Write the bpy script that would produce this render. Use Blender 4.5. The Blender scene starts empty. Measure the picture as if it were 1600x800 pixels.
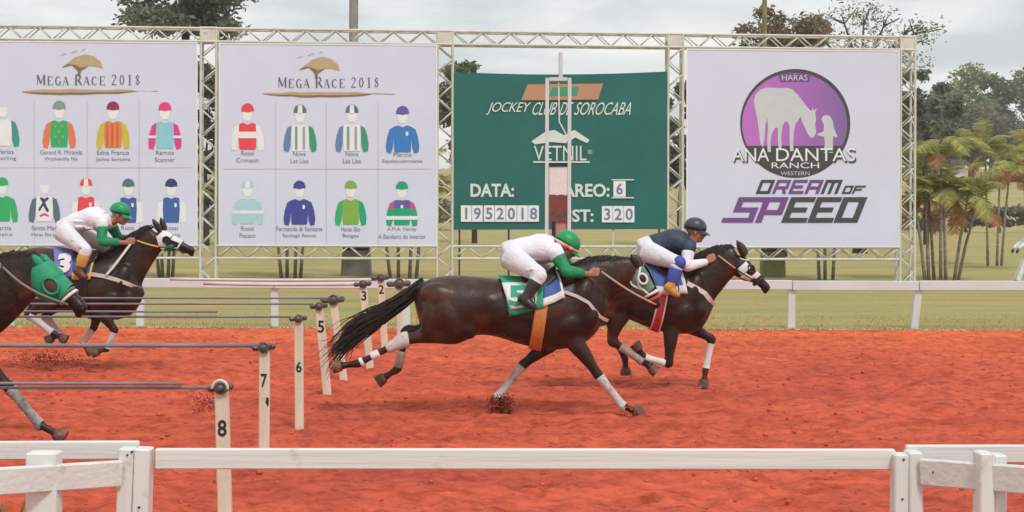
import bpy, bmesh, math, random
import numpy as np
from mathutils import Vector, Matrix

random.seed(7)
SC = bpy.context.scene
COL = SC.collection

# ---------------------------------------------------------------- camera
F = 2400.0            # focal length in units of a 1600 px wide frame
HC = 1.78             # eye height
ROLL = 0.0035
cam_data = bpy.data.cameras.new('camera')
cam = bpy.data.objects.new('camera', cam_data)
COL.objects.link(cam)
cam_data.sensor_width = 36.0
cam_data.lens = 36.0 * F / 1600.0
cam_data.shift_y = -50.0 / 1600.0
cam_data.clip_start = 0.05
cam_data.clip_end = 5000.0
cam.matrix_world = Matrix.Translation((0, 0, HC)) @ Matrix.Rotation(math.pi / 2, 4, 'X') @ Matrix.Rotation(ROLL, 4, 'Z')
SC.camera = cam
SC.render.resolution_x, SC.render.resolution_y = 1024, 512

# ---------------------------------------------------------------- sky, sun, exposure
SUN_EL, SUN_AZ = math.radians(52), math.radians(155)      # azimuth from +Y clockwise: high, behind the photographer
w = bpy.data.worlds.new('World')
SC.world = w
w.use_nodes = True
nt = w.node_tree
nt.nodes.clear()
N = nt.nodes.new
sky = N('ShaderNodeTexSky')
sky.sky_type = 'NISHITA'
sky.sun_disc = False
sky.sun_elevation = SUN_EL
sky.sun_rotation = SUN_AZ
bg_sky = N('ShaderNodeBackground')
bg_sky.inputs['Strength'].default_value = 0.1
nt.links.new(sky.outputs[0], bg_sky.inputs['Color'])
tc = N('ShaderNodeTexCoord')
mp = N('ShaderNodeMapping')
mp.inputs['Scale'].default_value = (2.2, 2.2, 9.0)
mp.inputs['Location'].default_value = (3.3, 1.7, 0.4)
nt.links.new(tc.outputs['Generated'], mp.inputs['Vector'])
nz = N('ShaderNodeTexNoise')
nz.inputs['Scale'].default_value = 2.2
nz.inputs['Detail'].default_value = 7
nz.inputs['Roughness'].default_value = 0.55
nz.inputs['Distortion'].default_value = 0.4
nt.links.new(mp.outputs[0], nz.inputs['Vector'])
cr = N('ShaderNodeValToRGB')
cr.color_ramp.elements[0].position = 0.37
cr.color_ramp.elements[0].color = (0.57, 0.605, 0.62, 1)
cr.color_ramp.elements[1].position = 0.64
cr.color_ramp.elements[1].color = (0.95, 0.945, 0.91, 1)
nt.links.new(nz.outputs['Fac'], cr.inputs[0])
bg_cl = N('ShaderNodeBackground')
bg_cl.inputs['Strength'].default_value = 0.92
nt.links.new(cr.outputs[0], bg_cl.inputs['Color'])
mx = N('ShaderNodeMixShader')
mx.inputs[0].default_value = 0.93
nt.links.new(bg_sky.outputs[0], mx.inputs[1])
nt.links.new(bg_cl.outputs[0], mx.inputs[2])
wo = N('ShaderNodeOutputWorld')
nt.links.new(mx.outputs[0], wo.inputs[0])

sun_data = bpy.data.lights.new('sun', 'SUN')
sun_data.energy = 1.5
sun_data.angle = math.radians(10)
sun_data.color = (1.0, 0.975, 0.94)
sun = bpy.data.objects.new('sun', sun_data)
COL.objects.link(sun)
sd = Vector((math.sin(SUN_AZ) * math.cos(SUN_EL), math.cos(SUN_AZ) * math.cos(SUN_EL), math.sin(SUN_EL)))
sun.rotation_euler = (-sd).to_track_quat('-Z', 'Y').to_euler()

SC.view_settings.view_transform = 'Standard'
SC.view_settings.look = 'None'
SC.view_settings.exposure = 0.38
SC.view_settings.gamma = 1.0
SC.view_settings.use_curve_mapping = False

# ---------------------------------------------------------------- helpers
def W(px, py, d, yo=0.0):
    """A point of the photograph (1600 px wide) at distance d, as a place in the world (metres)."""
    dx, dy = px - 800.0, py - 350.0
    ux, uy = dx + ROLL * dy, dy - ROLL * dx
    return Vector((ux * d / F, d + yo, HC - uy * d / F))

def tag(o, label=None, cat=None, group=None, kind=None):
    if label: o['label'] = label
    if cat: o['category'] = cat
    if group: o['group'] = group
    if kind: o['kind'] = kind
    return o

def thing(name, label, cat, loc=(0, 0, 0), group=None, kind=None):
    o = bpy.data.objects.new(name, None)
    COL.objects.link(o)
    o.location = loc
    o.empty_display_size = 0.2
    o['rx'], o['ry'], o['rz'] = loc[0], loc[1], loc[2]
    return tag(o, label, cat, group, kind)

def origin(parent):
    p = parent
    while p is not None and p.parent is not None:
        p = p.parent
    return Vector(p.location) if p is not None else Vector((0, 0, 0))

class MB:
    """Collects shapes in world coordinates and links them as one mesh object."""
    def __init__(s):
        s.v, s.f, s.m = [], [], []
        s.mi = 0
    def add(s, vs, fs):
        b = len(s.v)
        s.v += [tuple(p) for p in vs]
        for f in fs:
            s.f.append(tuple(i + b for i in f)); s.m.append(s.mi)
    def box(s, c, size, rot=None, taper=1.0, bevel=0.0):
        c = Vector(c)
        hx, hy, hz = size[0] / 2, size[1] / 2, size[2] / 2
        vs = []
        if bevel > 0:
            b = min(bevel, hx * .9, hy * .9, hz * .9)
            bm = bmesh.new()
            bmesh.ops.create_cube(bm, size=1.0)
            for v in bm.verts:
                v.co = Vector((v.co.x * 2 * hx, v.co.y * 2 * hy, v.co.z * 2 * hz))
            bmesh.ops.bevel(bm, geom=bm.edges[:], offset=b, segments=1, affect='EDGES')
            bm.verts.index_update()
            vs = [v.co.copy() for v in bm.verts]
            fs = [[v.index for v in f.verts] for f in bm.faces]
            bm.free()
        else:
            for z in (-1, 1):
                t = taper if z > 0 else 1.0
                for x, y in ((-1, -1), (1, -1), (1, 1), (-1, 1)):
                    vs.append(Vector((x * hx * t, y * hy * t, z * hz)))
            fs = [(3, 2, 1, 0), (4, 5, 6, 7), (0, 1, 5, 4), (1, 2, 6, 5), (2, 3, 7, 6), (3, 0, 4, 7)]
        if rot is not None:
            vs = [rot @ p for p in vs]
        s.add([c + p for p in vs], fs)
    def beam(s, a, b, wid, thick, side=None, bevel=0.0):
        """A board from a to b: wid across (vertical as a rule), thick along side."""
        a, b = Vector(a), Vector(b)
        t = (b - a).normalized()
        sd_ = Vector(side) if side is not None else Vector((0, 1, 0))
        sd_ = (sd_ - t * sd_.dot(t)).normalized()
        up = t.cross(sd_)
        R = Matrix((t, sd_, up)).transposed()
        s.box((a + b) / 2, ((b - a).length, thick, wid), R, bevel=bevel)
    def tube(s, pts, rad, n=8, cap=True):
        pts = [Vector(p) for p in pts]
        rads = rad if isinstance(rad, (list, tuple)) else [rad] * len(pts)
        vs, fs = [], []
        prev = None
        for i, p in enumerate(pts):
            t = (pts[min(i + 1, len(pts) - 1)] - pts[max(i - 1, 0)])
            t = t.normalized() if t.length > 1e-9 else Vector((0, 0, 1))
            if prev is None:
                ref = Vector((0, 1, 0)) if abs(t.y) < .9 else Vector((1, 0, 0))
                u = (ref - t * ref.dot(t)).normalized()
            else:
                u = (prev - t * prev.dot(t))
                u = u.normalized() if u.length > 1e-6 else t.orthogonal().normalized()
            prev = u
            v = t.cross(u)
            for k in range(n):
                a = 2 * math.pi * k / n
                vs.append(p + (u * math.cos(a) + v * math.sin(a)) * rads[i])
        for i in range(len(pts) - 1):
            for k in range(n):
                k2 = (k + 1) % n
                fs.append((i * n + k, i * n + k2, (i + 1) * n + k2, (i + 1) * n + k))
        if cap:
            fs.append(tuple(range(n - 1, -1, -1)))
            fs.append(tuple(range((len(pts) - 1) * n, len(pts) * n)))
        s.add(vs, fs)
    def ell(s, c, ax, nu=14, nv=9, zmin=None):
        """Ellipsoid; ax = three semi-axis vectors."""
        c = Vector(c)
        ax = [Vector(a) for a in ax]
        vs = [c + ax[2]]
        fs = []
        for i in range(1, nv):
            th = math.pi * i / nv
            for k in range(nu):
                a = 2 * math.pi * k / nu
                vs.append(c + ax[0] * (math.sin(th) * math.cos(a)) + ax[1] * (math.sin(th) * math.sin(a)) + ax[2] * math.cos(th))
        vs.append(c - ax[2])
        for k in range(nu):
            fs.append((0, 1 + k, 1 + (k + 1) % nu))
        for i in range(nv - 2):
            for k in range(nu):
                a, b = 1 + i * nu + k, 1 + i * nu + (k + 1) % nu
                fs.append((a, a + nu, b + nu, b))
        l = len(vs) - 1
        for k in range(nu):
            fs.append((l, 1 + (nv - 2) * nu + (k + 1) % nu, 1 + (nv - 2) * nu + k))
        if ax[0].cross(ax[1]).dot(ax[2]) < 0:
            fs = [tuple(reversed(f)) for f in fs]
        s.add(vs, fs)
    def sph(s, c, r, nu=12, nv=8):
        s.ell(c, ((r, 0, 0), (0, r, 0), (0, 0, r)), nu, nv)
    def loft(s, st, n=20, sub=4, fixed=False, closed=True):
        """st: (centre, half height, half width[, sideways vector]); rings across the path, widths along Y."""
        C = [Vector(a[0]) for a in st]
        A = [a[1] for a in st]
        B = [a[2] for a in st]
        def cat(P, i, t):
            p0, p1, p2, p3 = P[max(i - 1, 0)], P[i], P[i + 1], P[min(i + 2, len(P) - 1)]
            return 0.5 * ((2 * p1) + (p2 - p0) * t + (2 * p0 - 5 * p1 + 4 * p2 - p3) * t * t + (3 * p1 - p0 - 3 * p2 + p3) * t ** 3)
        c, ra, rb = [], [], []
        for i in range(len(C) - 1):
            for j in range(sub):
                t = j / sub
                c.append(cat(C, i, t)); ra.append(cat(A, i, t)); rb.append(cat(B, i, t))
        c.append(C[-1]); ra.append(A[-1]); rb.append(B[-1])
        lat = Vector((0, 1, 0))
        vs, fs = [], []
        m = len(c)
        for i in range(m):
            t = (c[min(i + 1, m - 1)] - c[max(i - 1, 0)]).normalized()
            if fixed:
                up = Vector((0, 0, 1)); l2 = lat
            else:
                l2 = (lat - t * lat.dot(t)).normalized()
                up = l2.cross(t) * -1
                if up.length < 1e-6: up = Vector((0, 0, 1))
                up.normalize()
            for k in range(n):
                a = 2 * math.pi * k / n
                vs.append(c[i] + up * (math.cos(a) * ra[i]) + l2 * (math.sin(a) * rb[i]))
        for i in range(m - 1):
            for k in range(n):
                k2 = (k + 1) % n
                fs.append((i * n + k, i * n + k2, (i + 1) * n + k2, (i + 1) * n + k))
        if closed:
            t0 = (c[0] - c[1]).normalized(); t1 = (c[-1] - c[-2]).normalized()
            e0 = min(ra[0], rb[0]) * .55; e1 = min(ra[-1], rb[-1]) * .55
            b = len(vs)
            vs.append(c[0] + t0 * e0); vs.append(c[-1] + t1 * e1)
            for k in range(n):
                fs.append((b, (k + 1) % n, k))
                fs.append((b + 1, (m - 1) * n + k, (m - 1) * n + (k + 1) % n))
        s.add(vs, fs)
    def poly(s, pts):
        s.add(pts, [tuple(range(len(pts)))])
    def mesh(s, name, org=Vector((0, 0, 0)), fixn=True, tri=False):
        me = bpy.data.meshes.new(name)
        o = Vector(org)
        me.from_pydata([(p[0] - o.x, p[1] - o.y, p[2] - o.z) for p in s.v], [], s.f)
        me.polygons.foreach_set('material_index', s.m)
        if fixn or tri:
            bm = bmesh.new(); bm.from_mesh(me)
            if tri:
                bmesh.ops.triangulate(bm, faces=[f for f in bm.faces if len(f.verts) > 4])
            if fixn:
                bmesh.ops.recalc_face_normals(bm, faces=bm.faces)
            bm.to_mesh(me); bm.free()
        me.update()
        return me
    def build(s, name, mats, parent=None, smooth=False, kind=None, label=None, fixn=True, tri=False):
        me = s.mesh(name, origin(parent), fixn, tri)
        return link(name, me, mats, parent, smooth, kind, label)

def link(name, me, mats, parent=None, smooth=False, kind=None, label=None):
    if mats is not None:
        for m in (mats if isinstance(mats, (list, tuple)) else [mats]):
            me.materials.append(m)
    if smooth is True:
        me.polygons.foreach_set('use_smooth', [True] * len(me.polygons))
    elif smooth:
        me.polygons.foreach_set('use_smooth', [True] * len(me.polygons))
        me.set_sharp_from_angle(angle=math.radians(smooth))
    o = bpy.data.objects.new(name, me)
    COL.objects.link(o)
    if parent is not None: o.parent = parent
    if kind: o['kind'] = kind
    if label: o['label'] = label
    return o

def remeshed(mb, voxel, smooth_it, name, parent, mats, fac=0.5, label=None):
    """Unites the overlapping shapes in mb into one continuous skin."""
    me = mb.mesh('tmp', origin(parent), fixn=False)
    o = bpy.data.objects.new('tmp', me)
    COL.objects.link(o)
    r = o.modifiers.new('r', 'REMESH'); r.mode = 'VOXEL'; r.voxel_size = voxel; r.adaptivity = 0.0
    if smooth_it:
        k = o.modifiers.new('s', 'SMOOTH'); k.iterations = smooth_it; k.factor = fac
    dg = bpy.context.evaluated_depsgraph_get()
    m2 = bpy.data.meshes.new_from_object(o.evaluated_get(dg))
    bpy.data.objects.remove(o); bpy.data.meshes.remove(me)
    m2.name = name
    m2.materials.clear()
    return link(name, m2, mats, parent, True, None, label)

def copy_of(o, parent, loc=None, rot=None, scale=None):
    c = o.copy()
    COL.objects.link(c)
    c.parent = parent
    if loc is not None: c.location = loc
    if rot is not None: c.rotation_euler = rot
    if scale is not None: c.scale = scale
    return c

# ---------------------------------------------------------------- materials
def mat(name, col, rough=.75, var=.0, scale=6.0, bump=0.0, bscale=30.0, col2=None, metal=0.0, spec=.4, island=0.0,
        stretch=(1, 1, 1), dirt=None, trans=0.0, sheen=0.0, bdist=.02):
    m = bpy.data.materials.new(name)
    m.use_nodes = True
    t = m.node_tree; nn = t.nodes; L = t.links.new
    b = nn['Principled BSDF']
    b.inputs['Roughness'].default_value = rough
    b.inputs['Metallic'].default_value = metal
    b.inputs['Specular IOR Level'].default_value = spec
    if sheen: b.inputs['Sheen Weight'].default_value = sheen
    c1 = (*col, 1)
    c2 = (*(col2 if col2 else [max(0, x * (1 - var)) for x in col]), 1)
    tx = nn.new('ShaderNodeTexCoord'); mpn = nn.new('ShaderNodeMapping')
    mpn.inputs['Scale'].default_value = stretch
    L(tx.outputs['Object'], mpn.inputs['Vector'])
    out = None
    if var or col2:
        n1 = nn.new('ShaderNodeTexNoise'); n1.inputs['Scale'].default_value = scale
        n1.inputs['Detail'].default_value = 6; n1.inputs['Roughness'].default_value = .6
        L(mpn.outputs[0], n1.inputs['Vector'])
        rp = nn.new('ShaderNodeValToRGB')
        rp.color_ramp.elements[0].position = .35; rp.color_ramp.elements[1].position = .65
        rp.color_ramp.elements[0].color = c2; rp.color_ramp.elements[1].color = c1
        L(n1.outputs['Fac'], rp.inputs[0])
        out = rp.outputs[0]
    if island:
        g = nn.new('ShaderNodeNewGeometry')
        hs = nn.new('ShaderNodeHueSaturation')
        mr = nn.new('ShaderNodeMapRange')
        mr.inputs['To Min'].default_value = 1 - island; mr.inputs['To Max'].default_value = 1 + island
        L(g.outputs['Random Per Island'], mr.inputs[0])
        L(mr.outputs[0], hs.inputs['Value'])
        if out: L(out, hs.inputs['Color'])
        else: hs.inputs['Color'].default_value = c1
        out = hs.outputs[0]
    if dirt:
        dc, ds, th = dirt
        n3 = nn.new('ShaderNodeTexNoise'); n3.inputs['Scale'].default_value = ds; n3.inputs['Detail'].default_value = 8
        n3.inputs['Roughness'].default_value = .7
        L(tx.outputs['Object'], n3.inputs['Vector'])
        r3 = nn.new('ShaderNodeValToRGB')
        r3.color_ramp.elements[0].position = th; r3.color_ramp.elements[1].position = min(1, th + .15)
        L(n3.outputs['Fac'], r3.inputs[0])
        mxx = nn.new('ShaderNodeMix'); mxx.data_type = 'RGBA'
        L(r3.outputs[0], mxx.inputs[0])
        if out: L(out, mxx.inputs[6])
        else: mxx.inputs[6].default_value = c1
        mxx.inputs[7].default_value = (*dc, 1)
        out = mxx.outputs[2]
    if out: L(out, b.inputs['Base Color'])
    else: b.inputs['Base Color'].default_value = c1
    if bump:
        n2 = nn.new('ShaderNodeTexNoise'); n2.inputs['Scale'].default_value = bscale
        n2.inputs['Detail'].default_value = 6
        L(mpn.outputs[0], n2.inputs['Vector'])
        bp = nn.new('ShaderNodeBump'); bp.inputs['Strength'].default_value = bump
        bp.inputs['Distance'].default_value = bdist
        L(n2.outputs['Fac'], bp.inputs['Height'])
        L(bp.outputs[0], b.inputs['Normal'])
    if trans:
        tr = nn.new('ShaderNodeBsdfTranslucent')
        if out: L(out, tr.inputs['Color'])
        else: tr.inputs['Color'].default_value = c1
        ms = nn.new('ShaderNodeMixShader'); ms.inputs[0].default_value = trans
        L(b.outputs[0], ms.inputs[1]); L(tr.outputs[0], ms.inputs[2])
        L(ms.outputs[0], nn['Material Output'].inputs[0])
    return m

WEAR = (.42, .30, .22)
M = {}
M['paint'] = mat('white_paint', (.69, .71, .685), .55, .10, 5, .22, 45, stretch=(.05, 1, 1), dirt=((.47, .35, .28), 5, .60))
M['paint_post'] = mat('white_post_paint', (.69, .71, .685), .55, .10, 5, .22, 45, stretch=(1, 1, .05), dirt=((.47, .35, .28), 5, .58))
M['wood_post'] = mat('pale_wood', (.74, .66, .52), .7, .22, 10, .3, 50, stretch=(1, 1, .15), dirt=((.52, .25, .15), 7, .56))
M['far_paint'] = mat('far_rail_paint', (.63, .69, .70), .5, .10, 1.5, 0, dirt=((.55, .42, .36), 3, .62))
M['alu'] = mat('truss_metal', (.66, .635, .575), .5, .18, 3, 0, metal=.0, dirt=((.38, .34, .28), 5, .60))
M['vinyl'] = mat('banner_vinyl', (.655, .665, .83), .6, .05, .6, .6, .9)
M['hem'] = mat('banner_hem', (.78, .78, .80), .6)
M['green_tarp'] = mat('green_tarp', (.012, .135, .118), .55, .18, .7, .35, 1.6)
M['hair'] = mat('black_hair', (.028, .018, .014), .55, .3, 30)
M['hoof'] = mat('hoof_horn', (.12, .075, .055), .6, .4, 25, dirt=((.38, .12, .07), 14, .5))
M['strap_white'] = mat('white_strap', (.66, .60, .55), .7, .15, 30)
M['strap_dark'] = mat('dark_leather', (.03, .02, .016), .45, .3, 40)
M['strap_tan'] = mat('tan_rein', (.52, .36, .25), .6, .2, 40)
M['wrap'] = mat('leg_wrap', (.60, .57, .56), .8, .12, 20, .4, 60, dirt=((.36, .22, .17), 11, .52))
M['mud'] = mat('muddy_wrap', (.42, .33, .29), .85, .3, 18, .4, 60)
M['skin'] = mat('skin', (.38, .18, .125), .55, .12, 25)
M['skin_dark'] = mat('dark_skin', (.085, .045, .034), .5, .2, 25)
M['white_cloth'] = mat('white_silk', (.75, .76, .82), .65, .05, 7, .8, 5.5, stretch=(1, 1, 1.6), bdist=.035)
M['green_cloth'] = mat('green_silk', (.012, .27, .10), .5, .2, 12, .8, 7, bdist=.035)
M['navy_cloth'] = mat('navy_silk', (.035, .045, .085), .55, .3, 12, .8, 7, bdist=.035)
M['boot'] = mat('boot_leather', (.035, .03, .03), .35, .3, 20)
M['dark'] = mat('black_rubber', (.02, .02, .022), .5)
M['ink'] = mat('black_ink', (.02, .022, .025), .6)
M['eye'] = mat('eye', (.012, .008, .006), .08, spec=.8)
M['bark'] = mat('bark', (.085, .065, .05), .9, .5, 3, .6, 8, stretch=(1, 1, .3))
M['palm_bark'] = mat('palm_bark', (.34, .29, .24), .9, .5, 4, .5, 12, stretch=(1, 1, 3))
M['concrete'] = mat('concrete', (.33, .31, .29), .9, .3, 1.5, .4, 10)
# ---------------------------------------------------------------- ground
def noise2(X, Y, seed, freq):
    rng = np.random.RandomState(seed)
    T = rng.rand(256, 256)
    x, y = X * freq, Y * freq
    xi, yi = np.floor(x).astype(int), np.floor(y).astype(int)
    xf, yf = x - xi, y - yi
    xf, yf = xf * xf * (3 - 2 * xf), yf * yf * (3 - 2 * yf)
    g = lambda a, b: T[a % 256, b % 256]
    return (g(xi, yi) * (1 - xf) + g(xi + 1, yi) * xf) * (1 - yf) + (g(xi, yi + 1) * (1 - xf) + g(xi + 1, yi + 1) * xf) * yf

def grid(name, xs, ys, zf, m, kind='structure', smooth=True):
    X, Y = np.meshgrid(xs, ys)
    Z = zf(X, Y)
    nx, ny = len(xs), len(ys)
    v = np.stack([X, Y, Z], -1).reshape(-1, 3).astype(np.float32)
    i = np.arange((ny - 1) * (nx - 1))
    a = (i // (nx - 1)) * nx + i % (nx - 1)
    q = np.stack([a, a + 1, a + nx + 1, a + nx], -1).astype(np.int32)
    me = bpy.data.meshes.new(name)
    me.vertices.add(len(v)); me.vertices.foreach_set('co', v.ravel())
    me.loops.add(q.size); me.loops.foreach_set('vertex_index', q.ravel())
    me.polygons.add(len(q))
    me.polygons.foreach_set('loop_start', np.arange(0, q.size, 4, dtype=np.int32))
    me.polygons.foreach_set('loop_total', np.full(len(q), 4, dtype=np.int32))
    me.update(calc_edges=True)
    me.validate()
    return link(name, me, m, None, smooth, kind)

def dirt_mat():
    m = bpy.data.materials.new('red_dirt')
    m.use_nodes = True
    t = m.node_tree; nn = t.nodes; L = t.links.new
    b = nn['Principled BSDF']; b.inputs['Roughness'].default_value = .95
    b.inputs['Specular IOR Level'].default_value = .15
    tx = nn.new('ShaderNodeTexCoord')
    def ns(scale, det=6, st=(1, 1, 1), rough=.6):
        mp = nn.new('ShaderNodeMapping'); mp.inputs['Scale'].default_value = st
        L(tx.outputs['Object'], mp.inputs['Vector'])
        n = nn.new('ShaderNodeTexNoise'); n.inputs['Scale'].default_value = scale
        n.inputs['Detail'].default_value = det; n.inputs['Roughness'].default_value = rough
        L(mp.outputs[0], n.inputs['Vector'])
        return n.outputs['Fac']
    r1 = nn.new('ShaderNodeValToRGB')
    e = r1.color_ramp.elements
    e[0].position = .30; e[0].color = (.455, .081, .049, 1)
    e[1].position = .70; e[1].color = (.67, .131, .067, 1)
    L(ns(.35, 5, (1, 2.2, 1)), r1.inputs[0])
    r2 = nn.new('ShaderNodeValToRGB')
    e = r2.color_ramp.elements
    e[0].position = .36; e[0].color = (.46, .38, .37, 1)
    e[1].position = .57; e[1].color = (1.1, 1.08, 1.05, 1)
    L(ns(5.5, 8, (.7, 1.25, 1), .75), r2.inputs[0])
    mm = nn.new('ShaderNodeMix'); mm.data_type = 'RGBA'; mm.blend_type = 'MULTIPLY'
    mm.inputs[0].default_value = .8
    L(r1.outputs[0], mm.inputs[6]); L(r2.outputs[0], mm.inputs[7])
    # lighter, more orange soil towards the outer edge of the track
    sp = nn.new('ShaderNodeSeparateXYZ'); L(tx.outputs['Object'], sp.inputs[0])
    ad = nn.new('ShaderNodeMath'); ad.operation = 'MULTIPLY_ADD'; ad.inputs[1].default_value = 5.0
    L(ns(.5, 4), ad.inputs[0]); L(sp.outputs['Y'], ad.inputs[2])
    mr = nn.new('ShaderNodeMapRange'); mr.inputs[1].default_value = 20.5; mr.inputs[2].default_value = 28.0
    L(ad.outputs[0], mr.inputs[0])
    m2 = nn.new('ShaderNodeMix'); m2.data_type = 'RGBA'; m2.blend_type = 'MULTIPLY'; m2.inputs[7].default_value = (1.16, 1.32, 1.02, 1)
    L(mr.outputs[0], m2.inputs[0]); L(mm.outputs[2], m2.inputs[6])
    L(m2.outputs[2], b.inputs['Base Color'])
    bp = nn.new('ShaderNodeBump'); bp.inputs['Strength'].default_value = .8; bp.inputs['Distance'].default_value = .03
    L(ns(16, 8, (1, 1, 1), .7), bp.inputs['Height'])
    L(bp.outputs[0], b.inputs['Normal'])
    return m
M['dirt'] = dirt_mat()
M['clod'] = mat('dirt_clod', (.66, .125, .07), .95, .25, 9, .4, 40, spec=.1)
M['clod_dark'] = mat('damp_dirt_clod', (.30, .062, .045), .95, .35, 9, .4, 40, spec=.1)

EDGE = 26.30        # where the dirt ends and the grass begins
rngH = np.random.RandomState(5)
def dirt_z(X, Y):
    z = (noise2(X, Y, 1, 1.3) - .5) * .028 + (noise2(X, Y, 2, 4.2) - .5) * .034 + (noise2(X * .8, Y * 1.3, 3, 9.5) - .5) * .044 \
        + (noise2(X, Y, 4, 19) - .5) * .030
    f = np.clip((X + 11) / .6, 0, 1) * np.clip((11 - X) / .6, 0, 1) * np.clip((EDGE - Y) / .4, 0, 1)
    z = z + (noise2(X * .12, Y, 6, 5.0) - .5) * .022
    return np.clip(z, -.05, .07) * f - .012
def churned(X, Y):
    """The raked dirt with hoof prints pressed into it."""
    Z = dirt_z(X, Y)
    r = np.random.RandomState(77)
    x1, y1 = X[0], Y[:, 0]
    for k in range(2000):
        hx_, hy_ = r.uniform(-10.4, 10.4), 8.5 + 17 * r.rand() ** 1.15
        a = r.uniform(.06, .10); dp = r.uniform(.015, .035)
        i0, i1 = np.searchsorted(x1, [hx_ - 2.4 * a, hx_ + 2.4 * a]); j0, j1 = np.searchsorted(y1, [hy_ - 2.4 * a, hy_ + 2.4 * a])
        if i1 - i0 < 2 or j1 - j0 < 2: continue
        q = np.hypot((x1[None, i0:i1] - hx_) / 1.25, y1[j0:j1, None] - hy_) / a
        Z[j0:j1, i0:i1] += np.where(q < 1, -dp * (1 - q * q), 0) + .45 * dp * np.exp(-((q - 1.35) / .35) ** 2)
    return Z
xs = np.arange(-11, 11.001, .042)
ys = np.concatenate([np.arange(5.0, 14, .036), np.arange(14, EDGE + .001, .05)])
grid('race_track', xs, ys, churned, M['dirt'])
grid('race_track', np.array([-140, -60, -25, -11.0]), np.linspace(3, EDGE, 8), lambda X, Y: X * 0 - .012, M['dirt'])
grid('race_track', np.array([11.0, 25, 60, 140]), np.linspace(3, EDGE, 8), lambda X, Y: X * 0 - .012, M['dirt'])
grid('race_track', np.array([-11.0, 11]), np.array([3, 5.0]), lambda X, Y: X * 0 - .012, M['dirt'])

def grass_mat():
    m = bpy.data.materials.new('dry_grass')
    m.use_nodes = True
    t = m.node_tree; nn = t.nodes; L = t.links.new
    b = nn['Principled BSDF']; b.inputs['Roughness'].default_value = .95; b.inputs['Specular IOR Level'].default_value = .1
    tx = nn.new('ShaderNodeTexCoord')
    def ns(scale, det=5, st=(1, 1, 1)):
        mp = nn.new('ShaderNodeMapping'); mp.inputs['Scale'].default_value = st
        L(tx.outputs['Object'], mp.inputs['Vector'])
        n = nn.new('ShaderNodeTexNoise'); n.inputs['Scale'].default_value = scale; n.inputs['Detail'].default_value = det
        n.inputs['Roughness'].default_value = .65
        L(mp.outputs[0], n.inputs['Vector']); return n.outputs['Fac']
    r = nn.new('ShaderNodeValToRGB'); e = r.color_ramp.elements
    e[0].position = .30; e[0].color = (.29, .285, .105, 1)
    e[1].position = .70; e[1].color = (.52, .335, .175, 1)
    x = r.color_ramp.elements.new(.5); x.color = (.385, .335, .14, 1)
    L(ns(.55, 7, (.35, 1, 1)), r.inputs[0])
    r2 = nn.new('ShaderNodeValToRGB'); e = r2.color_ramp.elements
    e[0].position = .3; e[0].color = (.65, .66, .6, 1); e[1].position = .7; e[1].color = (1.1, 1.1, 1.05, 1)
    L(ns(9, 8), r2.inputs[0])
    mm = nn.new('ShaderNodeMix'); mm.data_type = 'RGBA'; mm.blend_type = 'MULTIPLY'; mm.inputs[0].default_value = .8
    L(r.outputs[0], mm.inputs[6]); L(r2.outputs[0], mm.inputs[7])
    L(mm.outputs[2], b.inputs['Base Color'])
    bp = nn.new('ShaderNodeBump'); bp.inputs['Strength'].default_value = .6; bp.inputs['Distance'].default_value = .05
    L(ns(20, 6), bp.inputs['Height']); L(bp.outputs[0], b.inputs['Normal'])
    return m
M['grass'] = grass_mat()
def ground_z(X, Y):
    return np.interp(Y, [0, 50, 150, 230, 330, 700, 3000], [0, 0, 1.28, 8.6, 13.2, 22, 30]) + (noise2(X, Y, 11, .02) - .5) * np.clip((Y - 140) / 60, 0, 1) * 4
def gz(x, y):
    return float(ground_z(np.array([x]), np.array([y]))[0])
grid('grass_field', np.concatenate([[-900, -400, -200], np.arange(-120, 121, 4.0), [200, 400, 900]]),
     np.concatenate([[EDGE - .06, 30, 36, 44], np.arange(50, 340, 5.0), [400, 500, 700, 1200, 3000]]), ground_z, M['grass'])
grid('ground', np.array([-900, 900.0]), np.array([-300, 3.0]), lambda X, Y: X * 0 - .06, M['grass'])

# grass growing along the edge of the dirt and over the field nearest the rail
def blades(name, n, xr, yr, h, wd, m, seed, bend=.5, zf=None, pw=1.0):
    r = np.random.RandomState(seed)
    x = r.uniform(*xr, n); y = yr[0] + (yr[1] - yr[0]) * r.rand(n) ** pw
    a = r.uniform(0, 2 * np.pi, n); hh = h * r.uniform(.4, 1.2, n); ww = wd * r.uniform(.6, 1.3, n)
    z0 = np.zeros(n) if zf is None else zf(x, y)
    lx, ly = r.uniform(-bend, bend, n) * hh, r.uniform(-bend, bend, n) * hh
    ca, sa = np.cos(a) * ww, np.sin(a) * ww
    v = np.empty((n, 4, 3), np.float32)
    v[:, 0] = np.stack([x - ca, y - sa, z0 - .02], -1)
    v[:, 1] = np.stack([x + ca, y + sa, z0 - .02], -1)
    v[:, 2] = np.stack([x + lx * .4 + ca * .7, y + ly * .4 + sa * .7, z0 + hh * .6], -1)
    v[:, 3] = np.stack([x + lx, y + ly, z0 + hh], -1)
    b = np.arange(n)[:, None] * 4
    f = np.concatenate([b + [[0, 1, 2]], b + [[0, 2, 3]]])
    return tri_mesh(name, v.reshape(-1, 3), f, m)

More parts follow.
